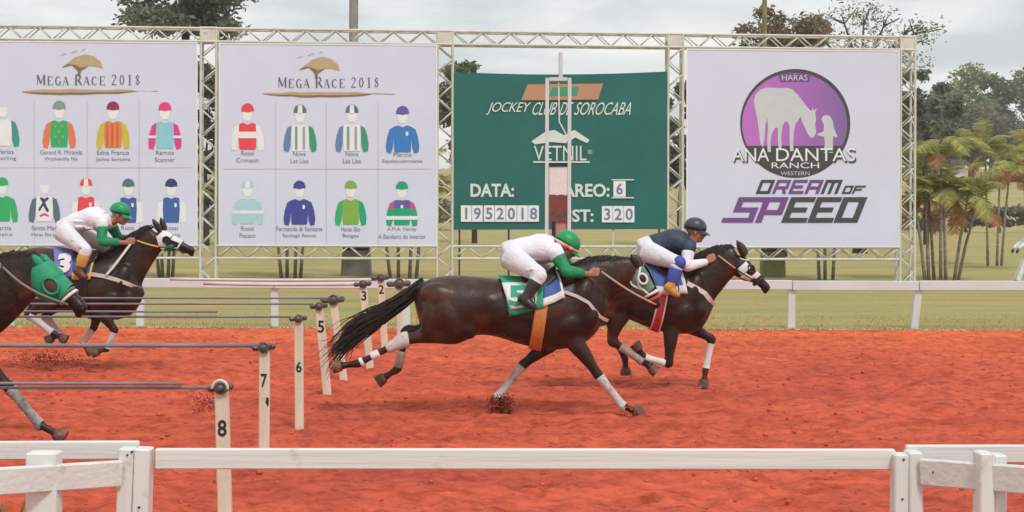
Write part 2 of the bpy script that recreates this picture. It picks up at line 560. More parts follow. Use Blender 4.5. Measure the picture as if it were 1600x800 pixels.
def tri_mesh(name, v, f, m, parent=None, kind=None, smooth=False):
    me = bpy.data.meshes.new(name)
    v = np.asarray(v, np.float32); f = np.asarray(f, np.int32)
    if parent is not None:
        v = v - np.array(origin(parent), np.float32)
    k = f.shape[1]
    me.vertices.add(len(v)); me.vertices.foreach_set('co', v.ravel())
    me.loops.add(f.size); me.loops.foreach_set('vertex_index', f.ravel())
    me.polygons.add(len(f))
    me.polygons.foreach_set('loop_start', np.arange(0, f.size, k, dtype=np.int32))
    me.polygons.foreach_set('loop_total', np.full(len(f), k, dtype=np.int32))
    me.update(calc_edges=True); me.validate()
    return link(name, me, m, parent, smooth, kind)

M['blade'] = mat('grass_blades', (.40, .35, .15), .9, col2=(.54, .37, .20), scale=.9, island=.22, spec=.1)
M['straw'] = mat('straw_blades', (.36, .24, .11), .9, col2=(.20, .15, .06), scale=2, island=.4, spec=.1)
tag(blades('grass', 12000, (-11.5, 11.5), (EDGE - .16, 30), .032, .012, M['blade'], 3, pw=1.6), kind='stuff')
o = blades('weeds', 2600, (3.2, 4.3), (7.4, 8.4), .50, .007, M['straw'], 4); tag(o, kind='stuff')
o = blades('weeds', 420, (-3.6, -2.7), (7.6, 8.4), .30, .007, M['straw'], 8); tag(o, kind='stuff')

# loose clods lying on the dirt
def clods(name, P, S, m, seed=1):
    r = np.random.RandomState(seed)
    base = np.array([(1, 0, 0), (-1, 0, 0), (0, 1, 0), (0, -1, 0), (0, 0, 1), (0, 0, -1)], float)
    fc = np.array([(0, 2, 4), (2, 1, 4), (1, 3, 4), (3, 0, 4), (2, 0, 5), (1, 2, 5), (3, 1, 5), (0, 3, 5)])
    n = len(P)
    q = base[None] * r.uniform(.55, 1.2, (n, 6, 1)) * S[:, None, None]
    q = q + r.uniform(-.3, .3, (n, 6, 3)) * S[:, None, None]
    a = r.uniform(0, 6.28, n); c, s = np.cos(a)[:, None], np.sin(a)[:, None]
    x = q[..., 0] * c - q[..., 1] * s; y = q[..., 0] * s + q[..., 1] * c
    q = np.stack([x, y, q[..., 2] * .75], -1) + P[:, None]
    f = (np.arange(n)[:, None, None] * 6 + fc[None]).reshape(-1, 3)
    return tag(tri_mesh(name, q.reshape(-1, 3), f, m), kind='stuff')
r = np.random.RandomState(21)
n = 9000
cx = r.uniform(-10.5, 10.5, n); cy = 8 + 18 * r.rand(n) ** 1.2
S = .008 + .022 * r.rand(n) ** 4
P = np.stack([cx, cy, dirt_z(cx, cy) + S * .3], -1)
clods('dirt_clods', P, S, M['clod'], 2)
# ---------------------------------------------------------------- horses
def lerp(a, b, t): return a + (b - a) * t
def leg_stations(kind, J, yo, k=1.0, far=False):
    """J: joint points (Vector); returns loft stations."""
    a, b, c, d, e = J
    if kind == 'fore':
        L_ = [(a, .155, .085), (lerp(a, b, .55), .130, .085), (b, .098, .075), (lerp(b, c, .45), .074, .060), (lerp(b, c, .82), .050, .046), (c, .053, .047),
              (lerp(c, d, .22), .035, .034), (lerp(c, d, .6), .029, .027), (lerp(c, d, .9), .033, .029), (d, .041, .036), (lerp(d, e, .42), .030, .029), (lerp(d, e, .72), .042, .042)]
    else:
        L_ = [(a, .24, .12), (lerp(a, b, .6), .20, .12), (b, .155, .10), (lerp(b, c, .40), .100, .075), (lerp(b, c, .8), .056, .046), (c, .064, .048),
              (lerp(c, d, .2), .045, .038), (lerp(c, d, .55), .033, .031), (lerp(c, d, .9), .036, .032), (d, .045, .038), (lerp(d, e, .42), .032, .031), (lerp(d, e, .72), .044, .044)]
    return [(Vector((p.x, p.y + yo * (1.0 if i > 2 else .85), p.z)), r1 * k, r2 * k) for i, (p, r1, r2) in enumerate(L_)]

MUSCLES = [(.13, .30, .20, .13, -.2, .012), (.075, .60, .085, .22, -.12, .022), (.19, .62, .10, .20, .25, .018), (.27, .80, .10, .12, .3, .012), (.38, .42, .16, .12, 0, .004), (.86, .42, .11, .25, -.35, .011),
           (.80, .66, .15, .11, .35, .018), (.93, .66, .075, .13, -.2, .022), (.55, .66, .20, .16, 0, .004)]
class Horse:
    def __init__(s, name, label, d, base, K, coat, label_parts=None):
        s.d, s.K = d, K
        s.P = F / d
        s.root = thing(name, label, 'horse', (W(K['mid'], base, d)[0], d, 0))
        s.coat = coat
        s.st = [(x, a, b, wd) for (x, a, b, wd) in K['torso']]
        s.build()
    def w(s, px, py, yo=0.0): return W(px, py, s.d, yo)
    def ring(s, px):
        T = s.st
        px = max(T[0][0], min(T[-1][0], px))
        for i in range(len(T) - 1):
            if T[i][0] <= px <= T[i + 1][0]:
                t = (px - T[i][0]) / (T[i + 1][0] - T[i][0])
                t2 = t * t * (3 - 2 * t) * .5 + t * .5
                return [lerp(T[i][k], T[i + 1][k], t2) for k in (1, 2, 3)]
    def side(s, px, py, eps=.012, sgn=-1):
        """Point on the near flank of the trunk under pixel px,py."""
        top, bot, wd = s.ring(px)
        zc, rz = (top + bot) / 2, (bot - top) / 2
        q = max(-1, min(1, (py - zc) / rz))
        y = sgn * (wd * math.sqrt(max(0, 1 - q * q)) + eps)
        return s.w(px, py, y)
    def band_pt(s, px, ang, eps):
        """Point of the trunk's ring at px; ang 0 = top, pi = belly, near side positive."""
        top, bot, wd = s.ring(px)
        e = eps * s.P
        zc, rz = (top + bot) / 2, (bot - top) / 2 + e
        return s.w(px, zc - math.cos(ang) * rz, -math.sin(ang) * (wd + eps))
    def over(s, px, py, eps):
        top, bot, wd = s.ring(px); zc, rz = (top + bot) / 2, (bot - top) / 2 + eps * s.P
        return s.band_pt(px, math.acos(max(-1, min(1, (zc - py) / rz))), eps)
    def patch(s, q, m, name, eps):
        """Sheet sewn on the cloth: corners in px (top back, top front, bottom front, bottom back)."""
        n = 8; V = []
        for e in (eps - .006, eps):
            for j in range(n + 1):
                for i in range(n + 1):
                    u, v = i / n, j / n
                    x = lerp(lerp(q[0][0], q[1][0], u), lerp(q[3][0], q[2][0], u), v); y = lerp(lerp(q[0][1], q[1][1], u), lerp(q[3][1], q[2][1], u), v)
                    V.append(s.over(x, y, e))
        mb = MB(); mb.v = [tuple(p) for p in V]; k = (n + 1) ** 2
        for j in range(n):
            for i in range(n):
                a = j * (n + 1) + i
                mb.f.append((a + k, a + 1 + k, a + n + 2 + k, a + n + 1 + k))
        for i in range(n):
            for a, b in ((i, i + 1), (n * (n + 1) + i, n * (n + 1) + i + 1), (i * (n + 1), (i + 1) * (n + 1)), (i * (n + 1) + n, (i + 1) * (n + 1) + n)):
                mb.f.append((a, b, b + k, a + k))
        mb.m = [0] * len(mb.f)
        return mb.build(name, m, s.root, True)
    def build(s):
        K = s.K; R = s.root
        mb = MB()
        mb.loft([(s.w(x, (a + b) / 2), (b - a) / 2 / s.P, wd) for x, a, b, wd in s.st], 26, 4, fixed=True)
        nk = [(s.w(x, y), hw / s.P, lat) for x, y, hw, lat in K['neck']]
        mb.loft(nk, 22, 5)
        # head
        p0, p1 = s.w(*K['poll']), s.w(*K['muzzle'])
        ax = p1 - p0; Ln = ax.length; ax.normalize()
        dn = Vector((0, 1, 0)).cross(ax)           # towards the jaw
        if dn.z > 0: dn = -dn
        s.hp0, s.hax, s.hdn, s.hL = p0, ax, dn, Ln
        prof = [(-.02, .085, .055, .04), (.10, .110, .078, .055), (.25, .135, .092, .075), (.38, .128, .088, .072), (.52, .098, .070, .045), (.66, .076, .058, .024),
                (.80, .068, .054, .014), (.92, .066, .056, .010), (1.0, .045, .045, .014)]
        hk = Ln / .60 * K.get('head_k', 1)
        s.head_st = [(p0 + ax * (t * Ln) + dn * (off * hk), a * hk * .96, b * hk) for t, a, b, off in prof]
        mb.loft(s.head_st, 22, 5)
        # jowl, nostril ridge, lips
        mb.ell(p0 + ax * (.30 * Ln) + dn * .115 * hk, (ax * .105 * hk, dn * .065 * hk, Vector((0, .066 * hk, 0))))
        mb.ell(p0 + ax * (.985 * Ln) + dn * .065 * hk, (ax * .045 * hk, dn * .028 * hk, Vector((0, .036 * hk, 0))))
        for sg in (-1, 1):
            mb.ell(p0 + ax * (.93 * Ln) - dn * .012 * hk + Vector((0, sg * .040 * hk, 0)), (ax * .040 * hk, dn * .030 * hk, Vector((0, .022 * hk, 0))))
            mb.ell(p0 + ax * (.26 * Ln) + dn * -.005 * hk + Vector((0, sg * .074 * hk, 0)), (ax * .050 * hk, dn * .024 * hk, Vector((0, .024 * hk, 0))))
        # muscles of quarter and shoulder
        x0, x1 = s.st[0][0], s.st[-1][0]
        for u, v, r1, r2, rot, pro in MUSCLES:
            px = lerp(x0, x1, u); top, bot, wd = s.ring(px); py = lerp(top, bot, v)
            for sg in (-1, 1):
                c = s.side(px, py, -.10 + pro * 1.75, sg)
                ca, sa = math.cos(rot), math.sin(rot)
                mb.ell(c, (Vector((r1 * ca, 0, r1 * sa)), Vector((0, .10, 0)), Vector((-r2 * sa, 0, r2 * ca))), 18, 12)
        s.legs = []
        for kind, pts, yo in K['legs']:
            J = [s.w(*p) for p in pts]
            st = leg_stations(kind, J, yo)
            mb.loft(st, 16, 4)
            if kind == 'hind':      # point of hock
                c = st[5][0]; u = (st[4][0] - st[5][0]).normalized()
                mb.ell(c + u * .05 + Vector((-.030 if True else 0, 0, .02)), ((.045, 0, 0), (0, .03, 0), (0, 0, .05)))
            s.legs.append((kind, J, yo, st))
        # ears
        for tipx, tipy, bx, by, yo in K['ears']:
            a, b = s.w(bx, by, yo), s.w(tipx, tipy, yo * 1.15)
            mid = lerp(a, b, .45)
            ear = MB()
            ear.loft([(a - (b - a) * .2, .030, .028), (lerp(a, b, .1), .037, .030), (mid, .036, .027), (lerp(a, b, .8), .021, .016), (b, .004, .004)], 12, 4)
            s.ear_mb = getattr(s, 'ear_mb', []) + [ear]
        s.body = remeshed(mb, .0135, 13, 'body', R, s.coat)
        for e in s.ear_mb: e.build('ear', s.K.get('ear_m') or s.coat, R, True)
        # hooves
        for kind, J, yo, st in s.legs:
            d_, e_ = Vector(J[3]), Vector(J[4])
            off = Vector((0, yo, 0))
            u = (e_ - d_).normalized()
            c0 = lerp(d_, e_, .66) + off
            h = MB()
            lat = Vector((0, 1, 0)); f = lat.cross(u)
            n = 14
            vs = []
            for t, rr, sq in ((0, .044, 0), (.35, .051, .006), (1, .060, .014)):
                c = c0 + u * (t * .085)
                for k in range(n):
                    a = 2 * math.pi * k / n
                    vs.append(c + f * (math.cos(a) * rr * 1.08) + lat * (math.sin(a) * rr))
            fs = []
            for i in range(2):
                for k in range(n):
                    fs.append((i * n + k, i * n + (k + 1) % n, (i + 1) * n + (k + 1) % n, (i + 1) * n + k))
            fs.append(tuple(range(n - 1, -1, -1))); fs.append(tuple(range(2 * n, 3 * n)))
            h.add(vs, fs)
            h.build('hoof', M['hoof'], R, 40)
        # eyes
        hk = s.hL / .60
        for sg in (-1, 1):
            c = s.hp0 + s.hax * (.265 * s.hL) + s.hdn * (.012 * hk) + Vector((0, sg * .082 * hk, 0))
            e = MB(); e.sph(c, .021 * hk); e.build('eye', M['eye'], R, True)
            e = MB(); c = s.hp0 + s.hax * (.965 * s.hL) + s.hdn * (-.006) + Vector((0, sg * .058 * hk, 0))
            e.ell(c, (s.hax * .013, s.hdn * .019, Vector((0, .006, 0)))); e.build('nostril', M['dark'], R, True)
        s.tail(); s.mane()
    def tail(s):
        path = [s.w(x, y) for x, y, _ in s.K['tail']]
        rad = [r / s.P for _, _, r in s.K['tail']]
        mb = MB()
        rng = random.Random(3)
        mb.tube(path, [r * .48 * (1 - .6 * i / len(rad)) for i, r in enumerate(rad)], 10)
        def at(t):
            f = t * (len(path) - 1); i = min(int(f), len(path) - 2)
            return lerp(path[i], path[i + 1], f - i), lerp(rad[i], rad[i + 1], f - i)
        for k in range(330):
            t0 = rng.uniform(0, .65); t1 = min(1.08, t0 + rng.uniform(.3, .55))
            a = rng.uniform(0, 6.28); q = rng.uniform(.4, 1.05)
            dv = Vector((rng.gauss(0, .05), rng.gauss(0, .06), rng.gauss(-.02, .07)))
            pts, rs = [], []
            for j in range(6):
                t = lerp(t0, t1, j / 5)
                c, r_ = at(min(1, t))
                if t > 1: c = c + (path[-1] - path[-2]) * (t - 1) * 2
                wob = .015 * math.sin(j * 1.7 + k)
                pts.append(c + Vector((wob, math.cos(a) * r_ * q * .8, math.sin(a) * r_ * q + wob)) + dv * max(0, t - .35) ** 1.5 * 2.2)
                rs.append(.0052 * (1 - j / 5) + .0016)
            mb.tube(pts, rs, 4, cap=False)
        mb.build('tail', M['hair'], s.root, True, fixn=False)
    def mane(s):
        nk = s.K['crest']
        path = [s.w(x, y) for x, y in nk]
        mb = MB(); rng = random.Random(9)
        for k in range(230):
            t = rng.random() * (len(path) - 1); i = min(int(t), len(path) - 2)
            c = lerp(path[i], path[i + 1], t - i)
            sg = rng.choice((-1, -1, 1)); ln = rng.uniform(.09, .19)
            y0 = sg * rng.uniform(0, .02)
            back = rng.uniform(.05, .17); lift = rng.uniform(.0, .02)
            p = [c + Vector((0, y0, -.03)), c + Vector((-back * .4, y0 + sg * .02, lift - .012)), c + Vector((-back * .8, sg * .050, -ln * .35 + lift)), c + Vector((-back, sg * .072, -ln))]
            mb.tube(p, [.009, .008, .006, .002], 4, cap=False)
        mb.build('mane', M['hair'], s.root, True, fixn=False)
    # ---- tack
    def leg_cover(s, li, i0, t0, i1, t1, m, name='leg_wrap', eps=.007, r0=None):
        """A wrap round leg li between two station positions (index, fraction)."""
        st = s.legs[li][3]
        C = lambda i, t: (lerp(st[i][0], st[i + 1][0], t), lerp(st[i][1], st[i + 1][1], t), lerp(st[i][2], st[i + 1][2], t)) if t else st[i]
        pts = [C(i0, t0)]
        for i in range(i0 + 1, i1 + 1):
            if not (i == i1 and t1 == 0): pts.append(C(i, 0))
        pts.append(C(i1, t1))
        mb = MB()
        mb.loft([(p, a + eps, b + eps) for p, a, b in pts], 16, 4)
        return mb.build(name, m, s.root, True)
    def cloth(s, tb, tf, bb, bf, m, eps=.02, name='saddle_cloth', n=10, trim=None, parent=None, trim_m=None):
        """Cloth laid over the back. Corners on the near flank in pixels: top back/front, bottom back/front."""
        mb = MB()
        def bottom_ang(px, py):
            top, bot, wd = s.ring(px); zc, rz = (top + bot) / 2, (bot - top) / 2
            return math.acos(max(-1, min(1, (zc - py) / rz)))
        a1b, a1f = bottom_ang(*bb), bottom_ang(*bf)
        rows = 26
        V = []
        def P_(u, v, e):
            q = abs(v)
            xb, xf = lerp(tb[0], bb[0], q), lerp(tf[0], bf[0], q)
            x = lerp(xb, xf, u)
            a = lerp(a1b, a1f, u) * v
            fl = .012 * q * q * math.sin(u * 7 + 1)
            return s.band_pt(x, a, e + fl)
        for layer, e in ((0, eps), (1, eps + .010)):
            for j in range(rows + 1):
                for i in range(n + 1):
                    V.append(P_(i / n, -1 + 2 * j / rows, e))
        mm = (n + 1) * (rows + 1)
        mb.v = [tuple(p) for p in V]
        tw = trim or 0
        for j in range(rows):
            for i in range(n):
                a = j * (n + 1) + i
                edge = trim and (i == n - 1 or j < 2 or j >= rows - 2)
                mb.f.append((a + mm, a + 1 + mm, a + n + 2 + mm, a + n + 1 + mm)); mb.m.append(1 if edge else 0)
                mb.f.append((a, a + n + 1, a + n + 2, a + 1)); mb.m.append(0)
        for j in range(rows):
            for i in (0, n):
                a = j * (n + 1) + i
                mb.f.append((a, a + n + 1, a + n + 1 + mm, a + mm)); mb.m.append(1 if trim else 0)
        for i in range(n):
            for j in (0, rows):
                a = j * (n + 1) + i
                mb.f.append((a, a + 1, a + 1 + mm, a + mm)); mb.m.append(1 if trim else 0)
        o = mb.build(name, [m] + ([trim_m] if trim_m else []), parent or s.root, True)
        return o
    def girth(s, xt, xb, wpx, m, trim_m=None, name='girth', eps=.02):
        mb = MB()
        n = 40
        V = []
        for e in (eps - .006, eps + .008):
            for k in range(n):
                a = 2 * math.pi * k / n
                q = (1 - math.cos(a)) / 2
                x = lerp(xt, xb, q)
                for u in (-1, -.72, .72, 1):
                    V.append(s.band_pt(x + u * wpx / 2, a, e))
        mb.v = [tuple(p) for p in V]
        h = n * 4
        for k in range(n):
            k2 = (k + 1) % n
            for u in range(3):
                a, b = k * 4 + u, k2 * 4 + u
                mi = 1 if (trim_m and u != 1) else 0
                mb.f.append((a + h, b + h, b + 1 + h, a + 1 + h)); mb.m.append(mi)
                mb.f.append((a, a + 1, b + 1, b)); mb.m.append(mi)
            for u in (0, 3):
                a, b = k * 4 + u, k2 * 4 + u
                mb.f.append((a, b, b + h, a + h)); mb.m.append(1 if trim_m else 0)
        return mb.build(name, [m] + ([trim_m] if trim_m else []), s.root, True)
    def flank_strap(s, pts, wpx, m, name, eps=.03, lat=None):
        """Flat strap along the flank on both sides; pts in pixels (plus optional half width of body there)."""
        for sg in (-1, 1):
            mb = MB()
            P3 = []
            for p in pts:
                if len(p) == 3: P3.append(s.w(p[0], p[1], sg * p[2]))
                else: P3.append(s.side(p[0], p[1], eps, sg))
            # denser
            Q = []
            for i in range(len(P3) - 1):
                for j in range(4): Q.append(lerp(P3[i], P3[i + 1], j / 4))
            Q.append(P3[-1])
            hw = wpx / 2 / s.P
            vs, fs = [], []
            for i, p in enumerate(Q):
                t = (Q[min(i + 1, len(Q) - 1)] - Q[max(i - 1, 0)]).normalized()
                nr = Vector((0, sg, 0)); up = t.cross(nr).normalized()
                for a, b in ((-hw, 0), (hw, 0), (hw, .008), (-hw, .008)):
                    vs.append(p + up * a + nr * b)
            for i in range(len(Q) - 1):
                for k in range(4):
                    fs.append((i * 4 + k, i * 4 + (k + 1) % 4, i * 4 + 4 + (k + 1) % 4, i * 4 + 4 + k))
            fs.append((0, 1, 2, 3)); l = len(vs); fs.append((l - 4, l - 3, l - 2, l - 1))
            mb.add(vs, fs)
            mb.build(name, m, s.root, 40)
    def head_pt(s, t, q, sg=-1, e=.008):
        """Point on the head's side: t along (0 poll .. 1 muzzle), q across (-1 forehead .. 1 jaw)."""
        H = s.head_st
        ts = [-.02, .10, .25, .38, .52, .66, .80, .92, 1.0]
        t = max(ts[0], min(ts[-1], t))
        for i in range(len(ts) - 1):
            if ts[i] <= t <= ts[i + 1]:
                u = (t - ts[i]) / (ts[i + 1] - ts[i])
                c = lerp(H[i][0], H[i + 1][0], u); a = lerp(H[i][1], H[i + 1][1], u); b = lerp(H[i][2], H[i + 1][2], u)
                return c + s.hdn * (q * (a + e)) + Vector((0, sg * (b * math.sqrt(max(0, 1 - min(1, q * q))) + e), 0))
    def head_strap(s, tq, r, m, name):
        for sg in (-1, 1):
            mb = MB()
            P3 = [s.head_pt(t, q, sg, .012) for t, q in tq]
            Q = []
            for i in range(len(P3) - 1):
                (ta, qa), (tb_, qb) = tq[i], tq[i + 1]
                for j in range(4):
                    Q.append(s.head_pt(lerp(ta, tb_, j / 4), lerp(qa, qb, j / 4), sg, .012))
            Q.append(P3[-1])
            mb.tube(Q, r, 6)
            mb.build(name, m, s.root, True)
    def noseband(s, t, r, m, name='noseband'):
        mb = MB()
        Q = []
        for k in range(25):
            a = 2 * math.pi * k / 24
            q = -math.cos(a)
            p = s.head_pt(t, q, -1 if math.sin(a) >= 0 else 1, .010)
            Q.append(p)
        mb.tube(Q, r, 6, cap=False)
        mb.build(name, m, s.root, True)
    def hood(s, t0, t1, m, eps=.016, name='hood', hole=None, hole_m=None):
        """Cloth hood closely round the head between t0 and t1, with an eye cup."""
        H = s.head_st; ts = [-.02, .10, .25, .38, .52, .66, .80, .92, 1.0]
        def at(t):
            for i in range(len(ts) - 1):
                if ts[i] <= t <= ts[i + 1]:
                    u = (t - ts[i]) / (ts[i + 1] - ts[i])
                    return tuple(lerp(H[i][k], H[i + 1][k], u) for k in range(3))
        mb = MB()
        n = 9
        st = [at(lerp(t0, t1, i / n)) for i in range(n + 1)]
        mb.loft([(c, a + eps, b + eps) for c, a, b in st], 26, 3, closed=False)
        o = mb.build(name, m, s.root, True)
        return o
    def eye_cup(s, m_rim, m_in, t=.30, q=-.18, r=.055, e=.018):
        hk = s.hL / .60
        for sg in (-1, 1):
            c = s.head_pt(t, q, sg, e)
            Q = []
            for k in range(15):
                a = 2 * math.pi * k / 14
                Q.append(c + s.hax * (math.cos(a) * r) + s.hdn * (math.sin(a) * r * .8) + Vector((0, sg * .006, 0)))
            mb = MB(); mb.tube(Q, .013, 6, cap=False); mb.build('eye_cup', m_rim, s.root, True)
            mb = MB(); mb.ell(c, (s.hax * r * .85, s.hdn * r * .68, Vector((0, .012, 0)))); mb.build('eye_opening', m_in, s.root, True)
    def face_patch(s, rect, m, name, eps=.012):
        """Patch on the near and far side of the head between (t0,q0) and (t1,q1)."""
        t0, q0, t1, q1 = rect
        for sg in (-1, 1):
            mb = MB(); n = 6
            vs = []
            for e in (eps, eps + .006):
                for i in range(n + 1):
                    for j in range(n + 1):
                        vs.append(s.head_pt(lerp(t0, t1, i / n), lerp(q0, q1, j / n), sg, e))
            fs = []; k = (n + 1) ** 2
            for i in range(n):
                for j in range(n):
                    a = i * (n + 1) + j
                    fs.append((a + k, a + 1 + k, a + n + 2 + k, a + n + 1 + k)); fs.append((a, a + n + 1, a + n + 2, a + 1))
            for i in range(n):
                for a, b in ((i, i + 1), (n * (n + 1) + i, n * (n + 1) + i + 1), (i * (n + 1), (i + 1) * (n + 1)), (i * (n + 1) + n, (i + 1) * (n + 1) + n)):
                    fs.append((a, b, b + k, a + k))
            mb.add(vs, fs); mb.build(name, m, s.root, True)
    def rein(s, hand, m, r=.009, q=.35, t=.90, out=.06, bow=.02, hand_far=None, pale=1.0):
        for sg in (-1, 1):
            a = s.head_pt(t, q, sg, .015)
            b = Vector(hand) if sg < 0 else Vector(hand_far if hand_far is not None else hand + Vector((0, .16, 0)))
            Q = [lerp(a, b, i / 8) + Vector((0, sg * out * math.sin(math.pi * i / 8), -bow * math.sin(math.pi * i / 8))) for i in range(9)]
            k = 8 - int(round(8 * pale))
            mb = MB(); mb.tube(Q[k:], r, 6); mb.build('rein', m, s.root, True)
            if k: mb = MB(); mb.tube(Q[:k + 1], r * .8, 6); mb.build('rein', M['strap_dark'], s.root, True)
    def saddle(s, x0, x1, m):
        mb = MB()
        for k in range(5):
            pass
        n = 12; V = []
        for e0 in (.028, .062):
            for i in range(n + 1):
                u = i / n; x = lerp(x0, x1, u)
                hh = e0 + (.035 * (abs(u - .5) * 2) ** 2 if e0 > .05 else 0)
                for j in range(13):
                    v = -1 + j / 6
                    V.append(s.band_pt(x, v * (.62 + .25 * math.sin(math.pi * u)), hh - (.030 * v * v if e0 > .05 else 0)))
        mb.v = [tuple(p) for p in V]; h = (n + 1) * 13
        for i in range(n):
            for j in range(12):
                a = i * 13 + j
                mb.f.append((a + h, a + 1 + h, a + 14 + h, a + 13 + h)); mb.f.append((a, a + 13, a + 14, a + 1))
        for i in range(n):
            for j in (0, 12):
                a = i * 13 + j; mb.f.append((a, a + 13, a + 13 + h, a + h))
        for j in range(12):
            for i in (0, n):
                a = i * 13 + j; mb.f.append((a, a + 1, a + 1 + h, a + h))
        mb.m = [0] * len(mb.f)
        mb.build('saddle', m, s.root, True)
    def stirrup(s, foot, top, m=None):
        for yo in (-1, 1):
            f = Vector(foot); f.y = s.d + (foot[1] - s.d) * (-yo)
            t = Vector(top); t.y = s.d + (top[1] - s.d) * (-yo)
            mb = MB()
            Q = [f + Vector((math.cos(a) * .045, 0, math.sin(a) * .06 + .035)) for a in [2 * math.pi * k / 12 for k in range(13)]]
            mb.tube(Q, .007, 6, cap=False)
            mb.tube([f + Vector((0, 0, .095)), t], .009, 6)
            mb.build('stirrup', M['strap_dark'], s.root, True)
# ---------------------------------------------------------------- riders
class Rider:
    def __init__(s, label, d, J, skin, shirt, sleeve, breeches, boot, cap, knee_patch=None, cap_band=None, goggles=None, gaiter=None, group=None, name='person'):
        s.d, s.J, s.P = d, J, F / d
        w = lambda p, y=0.0: W(p[0], p[1], d, y)
        s.w = w
        R = s.root = thing(name, label, 'person', (w(J['hip'])[0], d, w(J['hip'])[2]), group)
        hip, waist, chest, sh, nb, hc = [w(J[k]) for k in ('hip', 'waist', 'chest', 'shoulder', 'neck', 'head')]
        th = math.radians(J['face'])
        fw = Vector((math.cos(th), 0, math.sin(th))); up = Vector((-math.sin(th), 0, math.cos(th))); Y = Vector((0, 1, 0))
        s.fw, s.up, s.hc = fw, up, hc
        # torso stations
        def torso(e):
            return [(hip, .125 + e, .155 + e), (lerp(hip, waist, .5), .125 + e, .155 + e), (waist, .105 + e, .138 + e), (lerp(waist, chest, .5), .112 + e, .150 + e),
                    (chest, .125 + e, .172 + e), (lerp(chest, sh, .6), .118 + e, .180 + e), (sh, .088 + e, .150 + e), (lerp(sh, nb, .7), .060 + e, .085 + e)]
        arms, legs = [], []
        for sg in (-1, 1):
            fo = J.get('far_arm', (0, 0)) if sg > 0 else (0, 0)
            q = lambda k: (J[k][0] + fo[0], J[k][1] + fo[1])
            S = w(J['shoulder'], sg * .165); E = w(q('elbow'), sg * J.get('elbow_y', .24)); Wr = w(q('wrist'), sg * .11); Kn = w(q('hand'), sg * .085)
            arms.append((S, E, Wr, Kn, sg))
            fo = J.get('far_leg', (0, 0)) if sg > 0 else (0, 0)
            H = w(J['hip'], sg * .095); K = w(q('knee'), sg * J.get('knee_y', .335)); A = w(q('ankle'), sg * J.get('ankle_y', .385)); T = w(q('toe'), sg * (J.get('ankle_y', .385) + .01))
            legs.append((H, K, A, T, sg))
        mb = MB()
        mb.loft(torso(0), 22, 4)
        mb.loft([(lerp(sh, nb, .2), .070, .075), (nb, .058, .060), (lerp(nb, hc, .6), .056, .058), (hc - up * .03, .055, .060)], 16, 3)
        # head: cranium, face mask, jaw, nose, brow, lips, ears
        mb.ell(hc + up * .025 - fw * .012, (fw * .100, Y * .078, up * .090), 18, 12)
        mb.ell(hc + fw * .032 - up * .030, (fw * .062, Y * .062, up * .085), 16, 10)
        mb.ell(hc + fw * .050 - up * .092, (fw * .040, Y * .040, up * .026), 12, 8)
        mb.loft([(hc + fw * .082 + up * .018, .010, .010), (hc + fw * .100 - up * .010, .013, .013), (hc + fw * .112 - up * .030, .014, .018), (hc + fw * .098 - up * .040, .009, .014)], 10, 2)
        mb.ell(hc + fw * .082 + up * .030, (fw * .018, Y * .052, up * .011), 12, 6)
        mb.ell(hc + fw * .094 - up * .060, (fw * .010, Y * .024, up * .006), 10, 6)
        mb.ell(hc + fw * .092 - up * .071, (fw * .010, Y * .021, up * .007), 10, 6)
        for sg in (-1, 1):
            mb.ell(hc - fw * .010 + Y * (sg * .078) - up * .015, (fw * .018, Y * .009, up * .032), 10, 6)
            mb.ell(hc + fw * .062 + Y * (sg * .038) - up * .028, (fw * .020, Y * .018, up * .018), 10, 6)
        for S, E, Wr, Kn, sg in arms:
            mb.loft([(S, .062, .062), (lerp(S, E, .45), .052, .050), (E, .043, .041), (lerp(E, Wr, .35), .043, .040), (lerp(E, Wr, .8), .030, .027), (Wr, .027, .023)], 14, 4)
            s.hand(mb, E, Wr, Kn, sg)
        for H, K, A, T, sg in legs:
            mb.loft([(H, .112, .100), (lerp(H, K, .35), .094, .086), (lerp(H, K, .75), .070, .066), (K, .058, .056), (lerp(K, A, .3), .056, .052), (lerp(K, A, .75), .038, .036), (A, .036, .034)], 16, 4)
            mb.loft([(A - (T - A) * .25, .040, .034), (A, .042, .036), (lerp(A, T, .55), .030, .042), (T, .018, .034)], 12, 3)
        remeshed(mb, .0065, 2, 'body', R, skin)
        # eyes
        for sg in (-1, 1):
            e = MB(); e.sph(hc + fw * .082 + Y * (sg * .031) + up * .010, .0125, 10, 7); e.build('eye', M['eye_white'], R, True)
            e = MB(); e.sph(hc + fw * .0905 + Y * (sg * .032) + up * .009, .0060, 8, 6); e.build('iris', M['eye'], R, True)
        # shirt
        mb = MB()
        tt = torso(.014)
        rng = random.Random(int(hip.x * 100))
        mb.loft([(lerp(hip, waist, .55), .128, .152)] + tt[2:], 24, 4)
        for S, E, Wr, Kn, sg in arms:
            mb.loft([(lerp(sh, S, .5), .075, .080), (S, .080, .078), (lerp(S, E, .28), .071, .068), (lerp(S, E, .34), .066, .064)], 16, 3)
        # folds of the blouse
        for k in range(9):
            t = rng.uniform(.1, .95); c = lerp(waist, sh, t)
            a = rng.uniform(-1.2, 1.9)
            n_ = Vector((0, -math.cos(a), 0)) + (Vector((0, 0, 1)) * math.sin(a))
            dirv = (sh - waist).normalized() * rng.uniform(.03, .08) + Vector((rng.uniform(-.03, .03), 0, rng.uniform(-.03, .03)))
            cc = c + Vector((0, n_.y * .165, n_.z * .120))
            mb.ell(cc, (dirv, dirv.normalized().cross(n_) * .012, n_ * .010), 8, 6)
        remeshed(mb, .009, 2, 'shirt', R, shirt)
